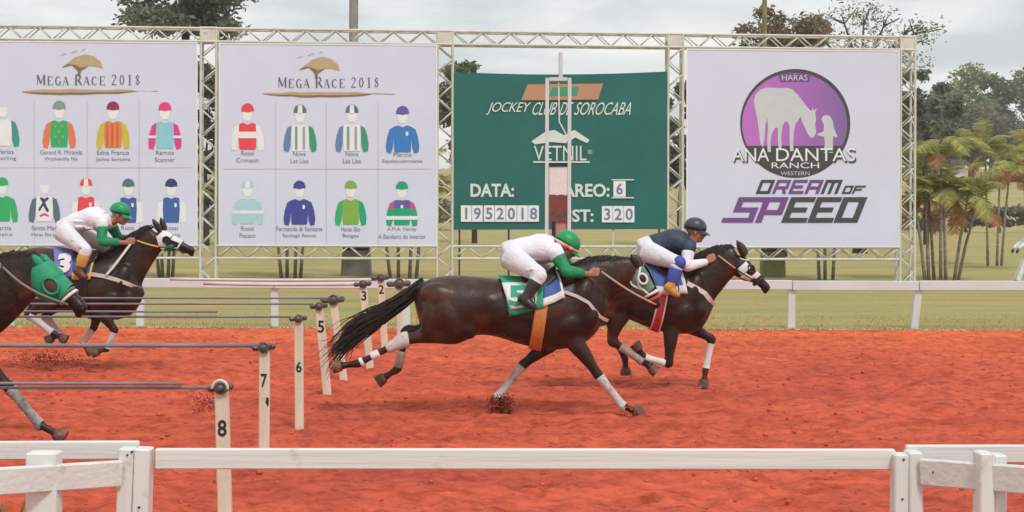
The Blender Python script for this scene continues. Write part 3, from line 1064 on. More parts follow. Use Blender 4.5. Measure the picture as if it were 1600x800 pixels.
        for S, E, Wr, Kn, sg in arms:
            mb = MB()
            mb.loft([(lerp(S, E, .22), .066, .063), (lerp(S, E, .4), .070, .066), (lerp(S, E, .62), .060, .058), (lerp(S, E, .88), .058, .055), (E, .057, .054), (lerp(E, Wr, .15), .060, .056), (lerp(E, Wr, .45), .052, .047),
                     (lerp(E, Wr, .72), .046, .040), (lerp(E, Wr, J.get('cuff', .88)), .038, .034)], 18, 4)
            for k in range(5):
                t = rng.uniform(.3, .95); c = lerp(S, E, t)
                mb.ell(c + Vector((0, -sg * -.045, 0)) * 1, (Vector((.035, 0, .02)), Vector((0, .014, 0)), Vector((-.006, 0, .012))), 8, 6)
            remeshed(mb, .008, 2, 'sleeve', R, sleeve)
        # breeches
        mb = MB()
        mb.loft([(hip - (waist - hip).normalized() * .03, .128, .150), (hip, .142, .168), (lerp(hip, waist, .5), .136, .166), (lerp(hip, waist, .8), .122, .152)], 22, 4)
        for H, K, A, T, sg in legs:
            mb.loft([(H, .126, .108), (lerp(H, K, .35), .110, .100), (lerp(H, K, .75), .086, .080), (K, .073, .070), (lerp(K, A, .12), .070, .066), (lerp(K, A, .34), .062, .058)], 18, 4)
        for k in range(8):
            H, K, A, T, sg = legs[k % 2]
            c = lerp(H, K, rng.uniform(.2, .9)) + Vector((0, sg * .085, rng.uniform(-.03, .03)))
            mb.ell(c, (Vector((rng.uniform(.03, .07), 0, rng.uniform(-.03, .03))), Vector((0, .010, 0)), Vector((0, 0, .010))), 8, 6)
        remeshed(mb, .009, 2, 'breeches', R, breeches)
        if knee_patch:
            for H, K, A, T, sg in legs:
                mb = MB(); mb.ell(K + Vector((.012, sg * .018, .004)), ((.072, 0, 0), (0, .066, 0), (0, 0, .076)), 16, 10); mb.build('knee_patch', knee_patch, R, True)
        for H, K, A, T, sg in legs:
            mb = MB()
            mb.loft([(lerp(K, A, .26), .066, .061), (lerp(K, A, .45), .064, .059), (lerp(K, A, .75), .050, .046), (A, .050, .044)], 16, 3)
            bk = A - (T - A).normalized() * .055
            mb.loft([(bk, .040, .034), (A, .050, .042), (lerp(A, T, .5), .042, .047), (lerp(A, T, .85), .032, .046), (T, .022, .036)], 14, 3)
            remeshed(mb, .008, 2, 'boot', R, boot)
            if gaiter:
                mb = MB(); mb.loft([(lerp(K, A, .24), .070, .064), (lerp(K, A, .4), .073, .066), (lerp(K, A, .62), .064, .058), (lerp(K, A, .76), .056, .050)], 16, 3); mb.build('gaiter', gaiter, R, True)
        # helmet: dome, brim, band
        mb = MB()
        n = 24; vs = []; rows = 8
        cc = hc + up * .040 - fw * .012
        for i in range(rows + 1):
            a = math.pi / 2 * i / rows * 1.12
            for k in range(n):
                b = 2 * math.pi * k / n
                vs.append(cc + (fw * math.cos(b) * .126 + Y * math.sin(b) * .104) * math.sin(a) + up * (.108 * math.cos(a)))
        for i in range(rows + 1):
            a = math.pi / 2 * (rows - i) / rows * 1.12
            for k in range(n):
                b = 2 * math.pi * k / n
                vs.append(cc + (fw * math.cos(b) * .116 + Y * math.sin(b) * .094) * math.sin(a) + up * (.098 * math.cos(a)))
        fs = []
        for i in range(2 * rows + 1):
            for k in range(n):
                fs.append((i * n + k, i * n + (k + 1) % n, (i + 1) * n + (k + 1) % n, (i + 1) * n + k))
        mb.add(vs, fs)
        hel = mb.build('helmet', cap, R, True)
        mb = MB(); vs = []; fs = []
        for e in (0, .008):
            for i in range(3):
                rr = (.108, .135, .168)[i]
                for k in range(13):
                    b = -1.05 + 2.1 * k / 12
                    ff = 1 - .25 * (i / 2) * abs(b) ** 2
                    vs.append(cc + fw * (math.cos(b) * rr * 1.05 * ff) + Y * (math.sin(b) * (.100 + .004 * i)) + up * (-.028 - .014 * i * i * .5 - e))
        for i in range(2):
            for k in range(12):
                a = i * 13 + k
                fs.append((a, a + 1, a + 14, a + 13)); fs.append((a + 39, a + 52, a + 53, a + 40))
        for k in range(12):
            fs.append((26 + k, 27 + k, 66 + k, 65 + k)); fs.append((k, k + 39, k + 40, k + 1))
        mb.add(vs, fs); mb.build('visor', J.get('visor_m') or cap, hel, 40)
        if cap_band:
            mb = MB(); vs = []; fs = []
            for j, (h, e) in enumerate(((-.052, .008), (-.052, .016), (-.022, .016), (-.022, .008))):
                k_ = math.sqrt(max(0, 1 - (h / .30) ** 2))
                for k in range(n):
                    b = 2 * math.pi * k / n
                    vs.append(cc + (fw * math.cos(b) * (.124 + e) + Y * math.sin(b) * (.102 + e)) * k_ + up * (h + .010 * math.cos(b)))
            for j in range(4):
                for k in range(n):
                    fs.append((j * n + k, j * n + (k + 1) % n, ((j + 1) % 4) * n + (k + 1) % n, ((j + 1) % 4) * n + k))
            mb.add(vs, fs); mb.build('helmet_band', cap_band, hel, True)
        if goggles:
            mb = MB()
            for sg in (-1, 1):
                mb.ell(hc + fw * .088 + Y * (sg * .030) + up * .010, (fw * .016, Y * .028, up * .019), 12, 8)
            mb.build('goggles', goggles, R, True)
            mb = MB(); Q = []
            for k in range(19):
                b = -1.9 + 3.8 * k / 18 + math.pi
                Q.append(hc + fw * (math.cos(b) * .112 - .012) + Y * (math.sin(b) * .088) + up * .014)
            mb.tube(Q, .008, 6); mb.build('goggle_strap', M['dark'], R, True)
        s.arms, s.legs = arms, legs
    def hand(s, mb, E, Wr, Kn, sg):
        """Fist closed round a rein: palm, four unequal bent fingers, thumb across the top."""
        dr = (Kn - Wr).normalized()
        lat = Vector((0, sg, 0))
        dn = Vector((0, 1, 0)).cross(dr)
        if dn.z > 0: dn = -dn
        pc = Wr + dr * .050
        # back of the hand faces outward; knuckles in a row from top (index) to bottom (little)
        mb.ell(pc, (dr * .052, lat * .018, dn * .042), 14, 9)
        mb.loft([(Wr - dr * .02, .028, .024), (Wr + dr * .02, .028, .020)], 12, 2)
        for i, (o, ln) in enumerate(((-.031, .92), (-.010, 1.0), (.011, .95), (.031, .76))):
            k0 = Wr + dr * (.088 - .004 * abs(i - 1)) + dn * o + lat * .008
            k1 = k0 + dr * .030 * ln - lat * .012
            k2 = k1 - lat * .026 * ln - dr * .006
            k3 = k2 - dr * .024 * ln - lat * .004
            mb.tube([k0 - dr * .03, k0, lerp(k0, k1, .6) + lat * .002, k1, lerp(k1, k2, .5) + dr * .003, k2, k3], [.0095, .0105, .0098, .0098, .0092, .0088, .0070], 8)
        t0 = Wr + dr * .030 - dn * .032 - lat * .008
        t1 = t0 + dr * .034 - dn * .012 - lat * .006
        t2 = t1 + dr * .028 + dn * .004 - lat * .010
        mb.tube([t0 - dr * .012 + dn * .01, t0, t1, t2], [.014, .0130, .0108, .0075], 8)
M['eye_white'] = mat('eye_white', (.7, .66, .62), .2)
# ---------------------------------------------------------------- lettering
_tc = {}
def glyphs(txt, bold=0.0, spacing=1.0):
    """Outline of a word in the built-in font, scaled to a unit box: (points, faces, aspect)."""
    key = (txt, bold, spacing)
    if key in _tc: return _tc[key]
    cu = bpy.data.curves.new('t', 'FONT')
    cu.body = txt; cu.resolution_u = 3; cu.fill_mode = 'FRONT'; cu.offset = bold; cu.space_character = spacing
    o = bpy.data.objects.new('t', cu); COL.objects.link(o)
    dg = bpy.context.evaluated_depsgraph_get()
    me = bpy.data.meshes.new_from_object(o.evaluated_get(dg))
    v = np.array([tuple(p.co) for p in me.vertices]); f = [tuple(p.vertices) for p in me.polygons]
    bpy.data.objects.remove(o); bpy.data.curves.remove(cu); bpy.data.meshes.remove(me)
    mn, mx_ = v.min(0), v.max(0)
    asp = (mx_[0] - mn[0]) / (mx_[1] - mn[1])
    u = (v - mn)[:, :2] / np.maximum(mx_ - mn, 1e-9)[:2]
    _tc[key] = (u, f, asp)
    return _tc[key]
def lettering(mb, txt, box, place, shear=0.0, bold=0.0, spacing=1.0, fine=0):
    """box = x0,y0,x1,y1 in photo pixels (y0 top); place(px,py) -> world point; shear leans the top to the right (px)."""
    u, f, _ = glyphs(txt, bold, spacing)
    if fine:
        bm = bmesh.new(); vv = [bm.verts.new((a, b, 0)) for a, b in u]
        for q in f:
            try: bm.faces.new([vv[i] for i in q])
            except ValueError: pass
        bmesh.ops.triangulate(bm, faces=bm.faces[:])
        for _k in range(fine):
            bmesh.ops.subdivide_edges(bm, edges=[e for e in bm.edges if e.calc_length() > .12], cuts=1)
            bmesh.ops.triangulate(bm, faces=bm.faces[:])
        bm.verts.index_update(); u = [(p.co.x, p.co.y) for p in bm.verts]; f = [tuple(p.index for p in q.verts) for q in bm.faces]; bm.free()
    x0, y0, x1, y1 = box
    vs = [place(x0 + a * (x1 - x0) + shear * b, y1 + (y0 - y1) * b) for a, b in u]
    mb.add(vs, f)

# ---------------------------------------------------------------- the four horses
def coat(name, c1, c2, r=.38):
    m = mat(name, c1, r, col2=c2, scale=3.2, bump=.3, bscale=18, spec=.32, dirt=((.12, .042, .024), 2.2, .55), stretch=(.7, 1, 1))  # mottled coat; brown and dark patches also paint in muscle highlight and shade
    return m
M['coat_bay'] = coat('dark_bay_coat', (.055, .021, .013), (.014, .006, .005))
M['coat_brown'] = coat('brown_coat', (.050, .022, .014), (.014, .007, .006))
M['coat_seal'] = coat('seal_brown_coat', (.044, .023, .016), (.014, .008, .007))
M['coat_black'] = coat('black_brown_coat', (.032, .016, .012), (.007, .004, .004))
M['teal'] = mat('teal_cloth', (.015, .36, .22), .6, .15, 14, .2, 30)
M['grimy'] = mat('grimy_wrap', (.50, .47, .45), .85, col2=(.10, .12, .10), scale=7, bump=.4, bscale=50)
M['royal'] = mat('royal_blue_cloth', (.05, .11, .34), .6, .2, 14, .2, 30)
M['violet'] = mat('violet_cloth', (.17, .18, .50), .6, .15, 14, .2, 30)
M['white_trim'] = mat('white_trim', (.75, .73, .72), .7, .1, 20)
M['orange'] = mat('orange_girth', (.60, .23, .06), .6, .2, 30, .3, 60)
M['red_girth'] = mat('red_girth', (.55, .04, .05), .6, .2, 30, .3, 60)
M['yellow'] = mat('yellow_binding', (.75, .42, .06), .6, .1, 20)
M['hood_green'] = mat('green_hood', (.014, .29, .15), .55, .15, 14, .3, 30)
M['hood_pale'] = mat('pale_green_hood', (.13, .24, .17), .7, .3, 12, .3, 30)
M['cap_green'] = mat('green_cap', (.010, .30, .10), .42, .12, 8)
M['cap_navy'] = mat('navy_cap', (.05, .055, .085), .35, .12, 8)
M['band_red'] = mat('red_white_band', (.75, .10, .07), .5, col2=(.80, .62, .58), scale=22, stretch=(1, 1, 1))
M['patch_blue'] = mat('blue_patch', (.06, .08, .38), .6, .1, 20)
M['boot_tan'] = mat('tan_boot', (.62, .30, .07), .5, .3, 14)
M['breech_white'] = mat('white_breeches', (.70, .70, .74), .65, .07, 5, .8, 6, bdist=.035)

def m5(x, y): return (-75 + (x - 880) * 1.161, 676 - (646 - y) * 1.161)

# --- the bay with the number 5 cloth
T5 = [(652, 452, 492, .10), (662, 440, 520, .21), (685, 432, 534, .265), (715, 430, 534, .28), (745, 432, 524, .275), (775, 435, 526, .285), (810, 437, 537, .30), (845, 435, 545, .295),
      (878, 427, 546, .265), (905, 424, 540, .23), (928, 432, 524, .20), (944, 450, 500, .13)]
K5 = dict(mid=810, torso=T5,
    neck=[(880, 478, 54, .17), (905, 458, 50, .145), (930, 442, 40, .11), (955, 432, 32, .09), (980, 424, 25, .078), (993, 420, 20, .07)],
    poll=(997, 414), muzzle=(1030, 478),
    muscle=[((688, 476), .20, .24, .165), ((722, 500), .17, .19, .150), ((903, 482), .13, .22, .15), ((885, 512), .13, .13, .125)],
    legs=[('hind', [(692, 470), (712, 512), (632, 530), (562, 566), (524, 571)], -.13), ('hind', [(705, 470), (715, 508), (634, 520), (620, 578), (589, 598)], .13),
          ('fore', [(905, 468), (894, 526), (933, 583), (972, 632), (997, 642)], -.13), ('fore', [(892, 470), (866, 532), (817, 572), (778, 622), (788, 640)], .13)],
    ears=[(985, 397, 995, 413, -.05), (992, 398, 1000, 412, .05)],
    tail=[(662, 442, 10), (640, 462, 15), (605, 486, 17), (568, 506, 18), (540, 526, 14), (518, 552, 4)],
    crest=[(990, 404), (960, 400), (930, 402), (900, 414), (880, 424)])
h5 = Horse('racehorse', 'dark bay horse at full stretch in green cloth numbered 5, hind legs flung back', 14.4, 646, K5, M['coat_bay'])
h5.cloth((778, 436), (853, 432), (796, 490), (850, 477), M['teal'], .024)
o = h5.cloth((850, 430), (868, 424), (847, 478), (881, 465), M['royal'], .028, name='number_cloth', trim=True, trim_m=M['white_trim'])
h5.patch(((784, 440), (842, 439), (836, 474), (798, 481)), M['white_trim'], 'number_panel', .054)
mb = MB(); lettering(mb, '5', (795, 444, 822, 475), lambda x, y: h5.over(x, y, .058), bold=.04, fine=3)
mb.build('number', M['teal'], h5.root)
h5.saddle(815, 868, M['strap_dark'])
h5.girth(852, 835, 19, M['orange'], eps=.017)
h5.flank_strap([(880, 454), (900, 461), (918, 471), (935, 492), (944, 498, .11), (950, 501, .02)], 5, M['strap_white'], 'breast_strap', .022)
h5.hood(.03, .62, M['hood_pale'], .012)
h5.eye_cup(M['white_trim'], M['dark'], .30, -.25, .05)
h5.head_strap([(.05, -.5), (.25, .15), (.45, .45), (.66, .4)], .011, M['white_trim'], 'cheek_strap')
h5.head_strap([(.10, .7), (.30, .85), (.5, .5)], .010, M['white_trim'], 'throat_strap')
h5.noseband(.68, .014, M['white_trim']); h5.noseband(.80, .018, M['red_girth'])
h5.leg_cover(0, 4, .55, 6, .45, M['wrap'], 'hock_boot', .012)
h5.leg_cover(0, 7, .0, 7, .45, M['white_trim'], 'leg_band', .006)
h5.leg_cover(0, 8, .0, 8, .5, M['white_trim'], 'leg_band', .006)
h5.leg_cover(1, 7, 0, 8, .5, M['mud'])
h5.leg_cover(2, 5, .35, 9, .1, M['wrap'])
h5.leg_cover(3, 5, .20, 9, .1, M['wrap'])

J5 = dict(hip=(796, 400), waist=(816, 391), chest=(844, 388), shoulder=(866, 392), neck=(876, 388), head=(885, 385), face=-33, elbow=(884, 423), wrist=(919, 428), hand=(934, 424),
          knee=(842, 428), ankle=(819, 466), toe=(836, 478), far_arm=(10, -2), far_leg=(14, -4), cuff=.72)
r5 = Rider('jockey in white shirt, green sleeves and red banded green cap, riding number 5', 14.4, J5, M['skin'], M['white_cloth'], M['green_cloth'], M['breech_white'], M['boot'],
           M['cap_green'], cap_band=M['band_red'], goggles=M['dark'])
h5.rein(r5.arms[0][3] + Vector((.03, 0, 0)), M['strap_tan'], .011, .3, .93)
h5.stirrup(r5.legs[0][2] + Vector((.05, 0, -.04)), W(846, 436, 14.4, -.33))

# --- the leading horse
TL = [(886, 440, 478, .10), (897, 420, 500, .21), (920, 409, 512, .265), (948, 406, 508, .28), (978, 409, 499, .28), (1010, 415, 511, .29), (1038, 416, 519, .28), (1062, 413, 522, .25),
      (1082, 418, 520, .22), (1098, 432, 511, .185), (1108, 450, 494, .12)]
KL = dict(mid=1000, torso=TL,
    neck=[(1064, 462, 48, .17), (1083, 446, 42, .14), (1103, 431, 35, .11), (1122, 417, 29, .09), (1140, 407, 24, .078), (1150, 404, 19, .07)],
    poll=(1155, 401), muzzle=(1201, 452),
    muscle=[((925, 455), .20, .24, .165), ((1072, 470), .13, .22, .15), ((1058, 496), .13, .12, .12)],
    legs=[('hind', [(930, 452), (962, 490), (956, 532), (1002, 563), (1020, 577)], -.13), ('hind', [(935, 452), (968, 488), (958, 528), (978, 562), (979, 583)], .13),
          ('fore', [(1068, 458), (1048, 506), (1043, 567), (1006, 557), (993, 539)], -.12), ('fore', [(1078, 460), (1068, 504), (1114, 531), (1105, 578), (1101, 603)], .12)],
    ears=[(1150, 375, 1160, 396, -.05), (1157, 378, 1165, 394, .05)],
    tail=[(892, 424, 9), (870, 436, 12), (840, 452, 14), (815, 462, 12), (790, 470, 4)],
    crest=[(1148, 383), (1128, 384), (1108, 392), (1085, 404), (1066, 412)])
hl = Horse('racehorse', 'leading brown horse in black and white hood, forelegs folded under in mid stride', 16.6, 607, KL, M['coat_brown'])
hl.cloth((1002, 413), (1056, 414), (1024, 458), (1070, 458), M['royal'], .026, trim=True, trim_m=M['white_trim'])
hl.saddle(1022, 1066, M['strap_dark'])
hl.girth(1040, 1021, 15, M['red_girth'], M['white_trim'], eps=.017)
hl.flank_strap([(1070, 441), (1085, 449), (1098, 457), (1106, 467), (1112, 473, .08), (1116, 476, .01)], 7, M['white_trim'], 'breast_strap', .024)
hl.hood(.04, .30, M['strap_dark'], .010)
hl.face_patch((.16, -.55, .34, .55), M['white_trim'], 'hood_patch', .020)
hl.face_patch((.34, .12, .56, .75), M['white_trim'], 'hood_patch', .016)
hl.face_patch((.50, -.75, .62, .15), M['white_trim'], 'hood_patch', .014)
hl.eye_cup(M['dark'], M['dark'], .36, -.50, .040)
hl.head_strap([(.02, -.3), (.12, -.6), (.2, -.95)], .008, M['white_trim'], 'brow_strap')
hl.noseband(.70, .018, M['dark'])
hl.leg_cover(2, 5, .75, 8, .6, M['white_trim'])
hl.leg_cover(3, 5, .75, 8, .6, M['white_trim'])
hl.leg_cover(0, 6, .2, 9, .0, M['mud'])
JL = dict(hip=(1007, 392), waist=(1026, 382), chest=(1052, 377), shoulder=(1074, 384), neck=(1081, 376), head=(1087, 361), face=-10, elbow=(1068, 415), wrist=(1102, 409), hand=(1116, 399),
          knee=(1054, 410), ankle=(1041, 449), toe=(1055, 460), far_arm=(10, -4), far_leg=(12, -3), cuff=.98, elbow_y=.26)
M['boot_blue'] = mat('blue_boot', (.05, .09, .32), .45, .3, 14, dirt=((.62, .30, .07), 9, .55))
rl = Rider('jockey in navy vest, white sleeves and navy helmet, riding the leading horse', 16.6, JL, M['skin'], M['navy_cloth'], M['white_cloth'], M['breech_white'], M['boot_tan'],
           M['cap_navy'], gaiter=M['patch_blue'], knee_patch=M['patch_blue'], goggles=M['dark'])
hl.rein(rl.arms[0][3] + Vector((.03, 0, 0)), M['strap_tan'], .010, .3, .80, out=.08, pale=.42)
hl.stirrup(rl.legs[0][2] + Vector((.05, 0, -.04)), W(1058, 418, 16.6, -.32))

# --- the number 3 horse in the far lane
T3 = [(18, 408, 440, .10), (30, 394, 468, .21), (55, 386, 482, .265), (88, 388, 484, .28), (120, 394, 488, .285), (150, 400, 497, .275), (176, 398, 500, .245), (195, 406, 497, .21), (210, 422, 488, .17), (219, 440, 474, .11)]
K3 = dict(mid=110, torso=T3,
    neck=[(172, 444, 46, .17), (188, 426, 40, .14), (204, 408, 33, .11), (220, 391, 28, .09), (236, 377, 23, .078), (245, 370, 18, .07)],
    poll=(249, 363), muzzle=(303, 393),
    muscle=[((55, 435), .20, .24, .165), ((185, 450), .13, .22, .15), ((170, 474), .13, .12, .12)],
    legs=[('hind', [(58, 430), (82, 468), (50, 490), (86, 518), (106, 529)], -.13), ('hind', [(62, 430), (92, 468), (66, 494), (88, 524), (72, 532)], .13),
          ('fore', [(188, 444), (160, 482), (183, 515), (172, 544), (152, 549)], -.12), ('fore', [(186, 444), (152, 482), (142, 513), (124, 538), (136, 549)], .12)],
    ears=[(240, 342, 250, 358, -.05), (249, 340, 255, 356, .05)],
    tail=[(24, 398, 8), (4, 410, 11), (-22, 424, 13), (-45, 436, 10), (-70, 445, 3)],
    crest=[(240, 352), (222, 360), (202, 374), (182, 390), (166, 398)])
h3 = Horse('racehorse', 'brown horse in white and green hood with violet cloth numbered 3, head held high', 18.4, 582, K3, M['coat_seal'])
h3.cloth((84, 389), (118, 393), (100, 432), (126, 432), M['violet'], .018)
h3.cloth((122, 394), (156, 397), (124, 436), (152, 436), M['royal'], .022, name='blue_cloth', trim=True, trim_m=M['yellow'])
mb = MB(); lettering(mb, '3', (100, 395, 121, 425), lambda x, y: h3.over(x, y, .052), bold=.06, fine=3)
mb.build('number', M['white_trim'], h3.root)
h3.saddle(122, 158, M['strap_dark'])
h3.girth(142, 138, 13, M['strap_dark'])
h3.flank_strap([(152, 427), (170, 430), (190, 436), (210, 444), (217, 449, .09), (222, 452, .01)], 6, M['strap_white'], 'breast_strap', .024)
h3.hood(.03, .34, M['white_trim'], .012)
h3.eye_cup(M['dark'], M['dark'], .30, -.25, .046)
h3.face_patch((.34, .05, .52, .75), M['hood_green'], 'hood_patch', .016)
h3.face_patch((.36, -.95, .60, -.45), M['white_trim'], 'hood_patch', .012)
h3.noseband(.62, .013, M['white_trim'])
h3.head_strap([(.02, .2), (.2, .8), (.45, .7), (.62, .4)], .009, M['white_trim'], 'cheek_strap')
h3.leg_cover(2, 5, .6, 8, .6, M['wrap']); h3.leg_cover(3, 5, .6, 8, .6, M['wrap'])
h3.leg_cover(0, 5, .3, 9, .0, M['wrap']); h3.leg_cover(1, 5, .3, 9, .0, M['wrap'])
J3 = dict(hip=(101, 361), waist=(119, 348), chest=(145, 341), shoulder=(165, 346), neck=(178, 344), head=(188, 335), face=-14, elbow=(168, 377), wrist=(199, 379), hand=(213, 376),
          knee=(146, 390), ankle=(137, 424), toe=(150, 433), far_arm=(10, -3), far_leg=(12, -4), cuff=.62)
r3 = Rider('jockey in white shirt and plain green cap, riding the horse numbered 3', 18.4, J3, M['skin'], M['white_cloth'], M['green_cloth'], M['breech_white'], mat('brown_boot', (.11, .055, .03), .45, .3, 14), M['cap_green'], gaiter=M['boot_tan'], goggles=M['dark'])
h3.rein(r3.arms[0][3] + Vector((.03, 0, 0)), M['yellow'], .011, .3, .75, out=.08, pale=.5)
h3.flank_strap([(208, 380, .10), (197, 398, .17), (184, 418, .25), (176, 428, .275)], 3.5, M['strap_white'], 'martingale')
h3.stirrup(r3.legs[0][2] + Vector((.05, 0, -.04)), W(150, 400, 18.4, -.32))

# --- the horse coming into the frame nearest to the camera
def mp5(l): return [m5(a[0], a[1]) + tuple(a[2:]) for a in l]
TN = [(m5(x, 0)[0], m5(0, a)[1], m5(0, b)[1], wd) for x, a, b, wd in T5]
KN = dict(mid=-160, torso=TN,
    neck=[(-62, 486, 62, .17), (-34, 470, 62, .145), (-4, 452, 56, .12), (26, 436, 45, .10), (50, 424, 33, .08), (64, 418, 25, .07)],
    poll=(67, 410), muzzle=(132, 485), head_k=1.12,
    muscle=[(m5(*c), a, b, y) for c, a, b, y in K5['muscle']],
    legs=[('hind', mp5(K5['legs'][0][1]), -.13), ('hind', mp5(K5['legs'][1][1]), .13),
          ('fore', [(-32, 500), (-26, 556), (22, 602), (70, 660), (106, 680)], -.13), ('fore', [(-40, 500), (-60, 560), (-112, 598), (-160, 640), (-188, 630)], .13)],
    ear_m=M['hood_green'], ears=[(54, 398, 66, 413, -.05), (61, 397, 71, 411, .05)],
    tail=[m5(a, b) + (c * 1.16,) for a, b, c in K5['tail']],
    crest=[(58, 394), (30, 394), (-2, 402), (-40, 412), (-75, 420)])
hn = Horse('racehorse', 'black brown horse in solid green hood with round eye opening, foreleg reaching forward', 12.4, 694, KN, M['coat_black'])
hn.hood(.0, .62, M['hood_green'], .024)
hn.eye_cup(M['hood_green'], M['skin_dark'], .40, -.12, .072, e=.028)
hn.head_strap([(.04, .6), (.25, .9), (.45, .8), (.6, .5)], .010, M['strap_tan'], 'cheek_strap')
hn.noseband(.615, .012, M['hood_pale']); hn.head_strap([(.03, .1), (.16, .75), (.35, .95)], .012, M['hood_pale'], 'hood_seam')
hn.noseband(.68, .014, M['white_trim']); hn.noseband(.62, .010, M['strap_tan'])
hn.cloth(m5(778, 436), m5(853, 432), m5(796, 490), m5(850, 477), M['royal'], .018)
hn.saddle(m5(815, 0)[0], m5(868, 0)[0], M['strap_dark'])
hn.girth(m5(852, 0)[0], m5(838, 0)[0], 20, M['strap_dark'])
hn.leg_cover(2, 5, .3, 9, .1, M['grimy']); hn.leg_cover(3, 5, .3, 9, .1, M['grimy'])
JN = {}
for k, v in J5.items():
    JN[k] = m5(*v) if isinstance(v, tuple) and not k.startswith('far') else v
JN['wrist'] = (-14, 422); JN['hand'] = (4, 417); JN['face'] = -12; JN['elbow'] = (-58, 424)
JN['head'] = (m5(*J5['head'])[0] + 4, m5(*J5['head'])[1] - 14)
rn = Rider('jockey whose bare hand reaches in beside the green hooded horse', 12.4, JN, M['skin'], M['navy_cloth'], M['navy_cloth'], M['breech_white'], M['boot'], M['cap_navy'], goggles=M['dark'])
hn.rein(rn.arms[0][3] + Vector((.03, 0, 0)), mat('grey_rein', (.20, .19, .17), .6), .011, .5, .78, out=.13)
hn.stirrup(rn.legs[0][2] + Vector((.05, 0, -.04)), W(*m5(846, 436), 12.4, -.33))

# dirt thrown up by the hooves
def spray(name, px, py, d, n, sx, sy, smin, smax, m, seed, yo=.12):
    r = np.random.RandomState(seed)
    c = W(px, py, d, yo); k = d / F
    P = np.stack([c.x + r.normal(0, sx * k, n), c.y + r.normal(0, .10, n), np.maximum(.01, c.z + r.normal(0, sy * k, n))], -1)
    return clods(name, P, r.uniform(smin, smax, n), m, seed)
spray('flying_dirt', 783, 632, 14.4, 900, 8.5, 6, .006, .015, M['clod_dark'], 31)
spray('flying_dirt', 745, 638, 14.4, 240, 42, 9, .004, .013, M['clod'], 32)
spray('flying_dirt', 985, 640, 14.4, 60, 14, 6, .006, .015, M['clod'], 33, -.12)
spray('flying_dirt', 70, 562, 18.4, 700, 30, 6, .005, .013, M['clod_dark'], 34)
spray('flying_dirt', 322, 632, 12.4, 300, 13, 9, .004, .010, M['clod_dark'], 35)
# ---------------------------------------------------------------- far white running rail
def Z(py, px, d): return W(px, py, d).z
DR = 26.45
far = thing('running_rail', 'long white running rail along the grass edge, behind the dirt track', 'fence', (0, DR, 0))
pxs = [-190, 13, 218, 428, 634, 836, 1036, 1238, 1436, 1640, 1845]
zr_t, zr_b = 1.78 - 86.5 * DR / F, 1.78 - 101.5 * DR / F
X = [W(p, 480, DR).x for p in pxs]
for i in range(0, len(X) - 1):
    a, b = X[i], X[i + 1]
    mb = MB()
    jz = random.uniform(-.006, .006)
    mb.beam((a + .006, DR, (zr_t + zr_b) / 2 + jz), (b - .006, DR, (zr_t + zr_b) / 2 + random.uniform(-.006, .006)), zr_t - zr_b, .045, bevel=.008)
    mb.build('rail', M['far_paint'], far)
for i, x in enumerate(X):
    mb = MB()
    lean = .075 if i == 8 else random.uniform(-.012, .012)
    mb.beam((x - lean, DR + .09, -.1), (x + lean * .3, DR + .09, zr_t - .03), .125, .11, side=(0, 1, 0), bevel=.008)
    mb.build('post', M['far_paint'], far)

# ---------------------------------------------------------------- near white board fence
DN = 6.0
nf = thing('board_fence', 'weathered white board fence nearest the camera, with corner posts and angled end boards', 'fence', (0, DN, 0))
def board(name, ax, ay, ad, bx, by, bd, wpx_a, wpx_b, th=.028, m='paint', yo=0.0):
    a, b = W(ax, ay, ad, yo), W(bx, by, bd, yo)
    wa = wpx_a * ad / F
    mb = MB(); mb.beam(a, b, wa, th, bevel=.005)
    return mb.build(name, M[m], nf)
board('rail', 243, 716.5, DN, 1398, 717.5, DN, 32, 32, .032)
board('rail', -420, 708, DN, 213, 706, DN, 29, 29, .03, yo=.05)
board('rail', 1420, 712, DN, 2050, 712, DN, 28, 28, .03, yo=.05)
board('angled_rail', 192, 737.5, 5.97, -330, 772, 5.05, 40, 52, .03, yo=-.03)
board('angled_rail', 1436, 735, 5.97, 1980, 777, 5.05, 41, 52, .03, yo=-.03)
def npost(x, ytop, d, wpx, depth, lean=0.0, yo=0.0):
    a = W(x, ytop, d, yo); wd = wpx * d / F
    mb = MB(); mb.beam((a.x + lean, a.y, -.2), a, wd, depth, side=(0, 1, 0), bevel=.006)
    return mb.build('post', M['paint_post'], nf)
npost(202, 698, DN, 23, .075, -.04, -.02)
npost(226, 699, DN, 25, .085, -.03, -.008)
npost(1403, 707, DN, 22, .08, .0, -.02)
npost(1425.5, 704, DN, 22, .09, .01, -.01)
npost(64, 708, 5.72, 48, .09, 0, .04)
npost(1542, 708, 5.72, 23, .10, 0, .04)
npost(1565, 712, 5.72, 21, .08, .0, .05)
npost(-330, 712, 5.1, 50, .09, 0, .06); npost(1980, 712, 5.1, 50, .09, 0, .06)
for px, py, yf in ((206, 706, 5.942), (199, 711, 5.942), (84, 727, 5.734), (75, 728, 5.718), (1412, 718, 5.939), (1458, 738, 5.888), (1410, 780, 5.939), (217, 793, 5.942), (1582, 740, 5.676), (1592, 741, 5.660)):
    mb = MB(); c = W(px, py, yf); mb.tube([c + Vector((0, -.004, 0)), c + Vector((0, .02, 0))], .0042, 8); mb.build('nail', M['dark'], nf)

# ---------------------------------------------------------------- numbered lane posts with their divider bars
M['bar'] = mat('divider_bar', (.22, .22, .25), .45, .3, 3)
M['bar_red'] = mat('rusty_divider_bar', (.30, .20, .18), .55, .3, 3)
M['bar_pale'] = mat('pale_divider_bar', (.66, .62, .60), .5, .15, 3)
M['knob'] = mat('knob_metal', (.14, .12, .12), .4, .6, 18, metal=.3, dirt=((.30, .12, .08), 20, .55))
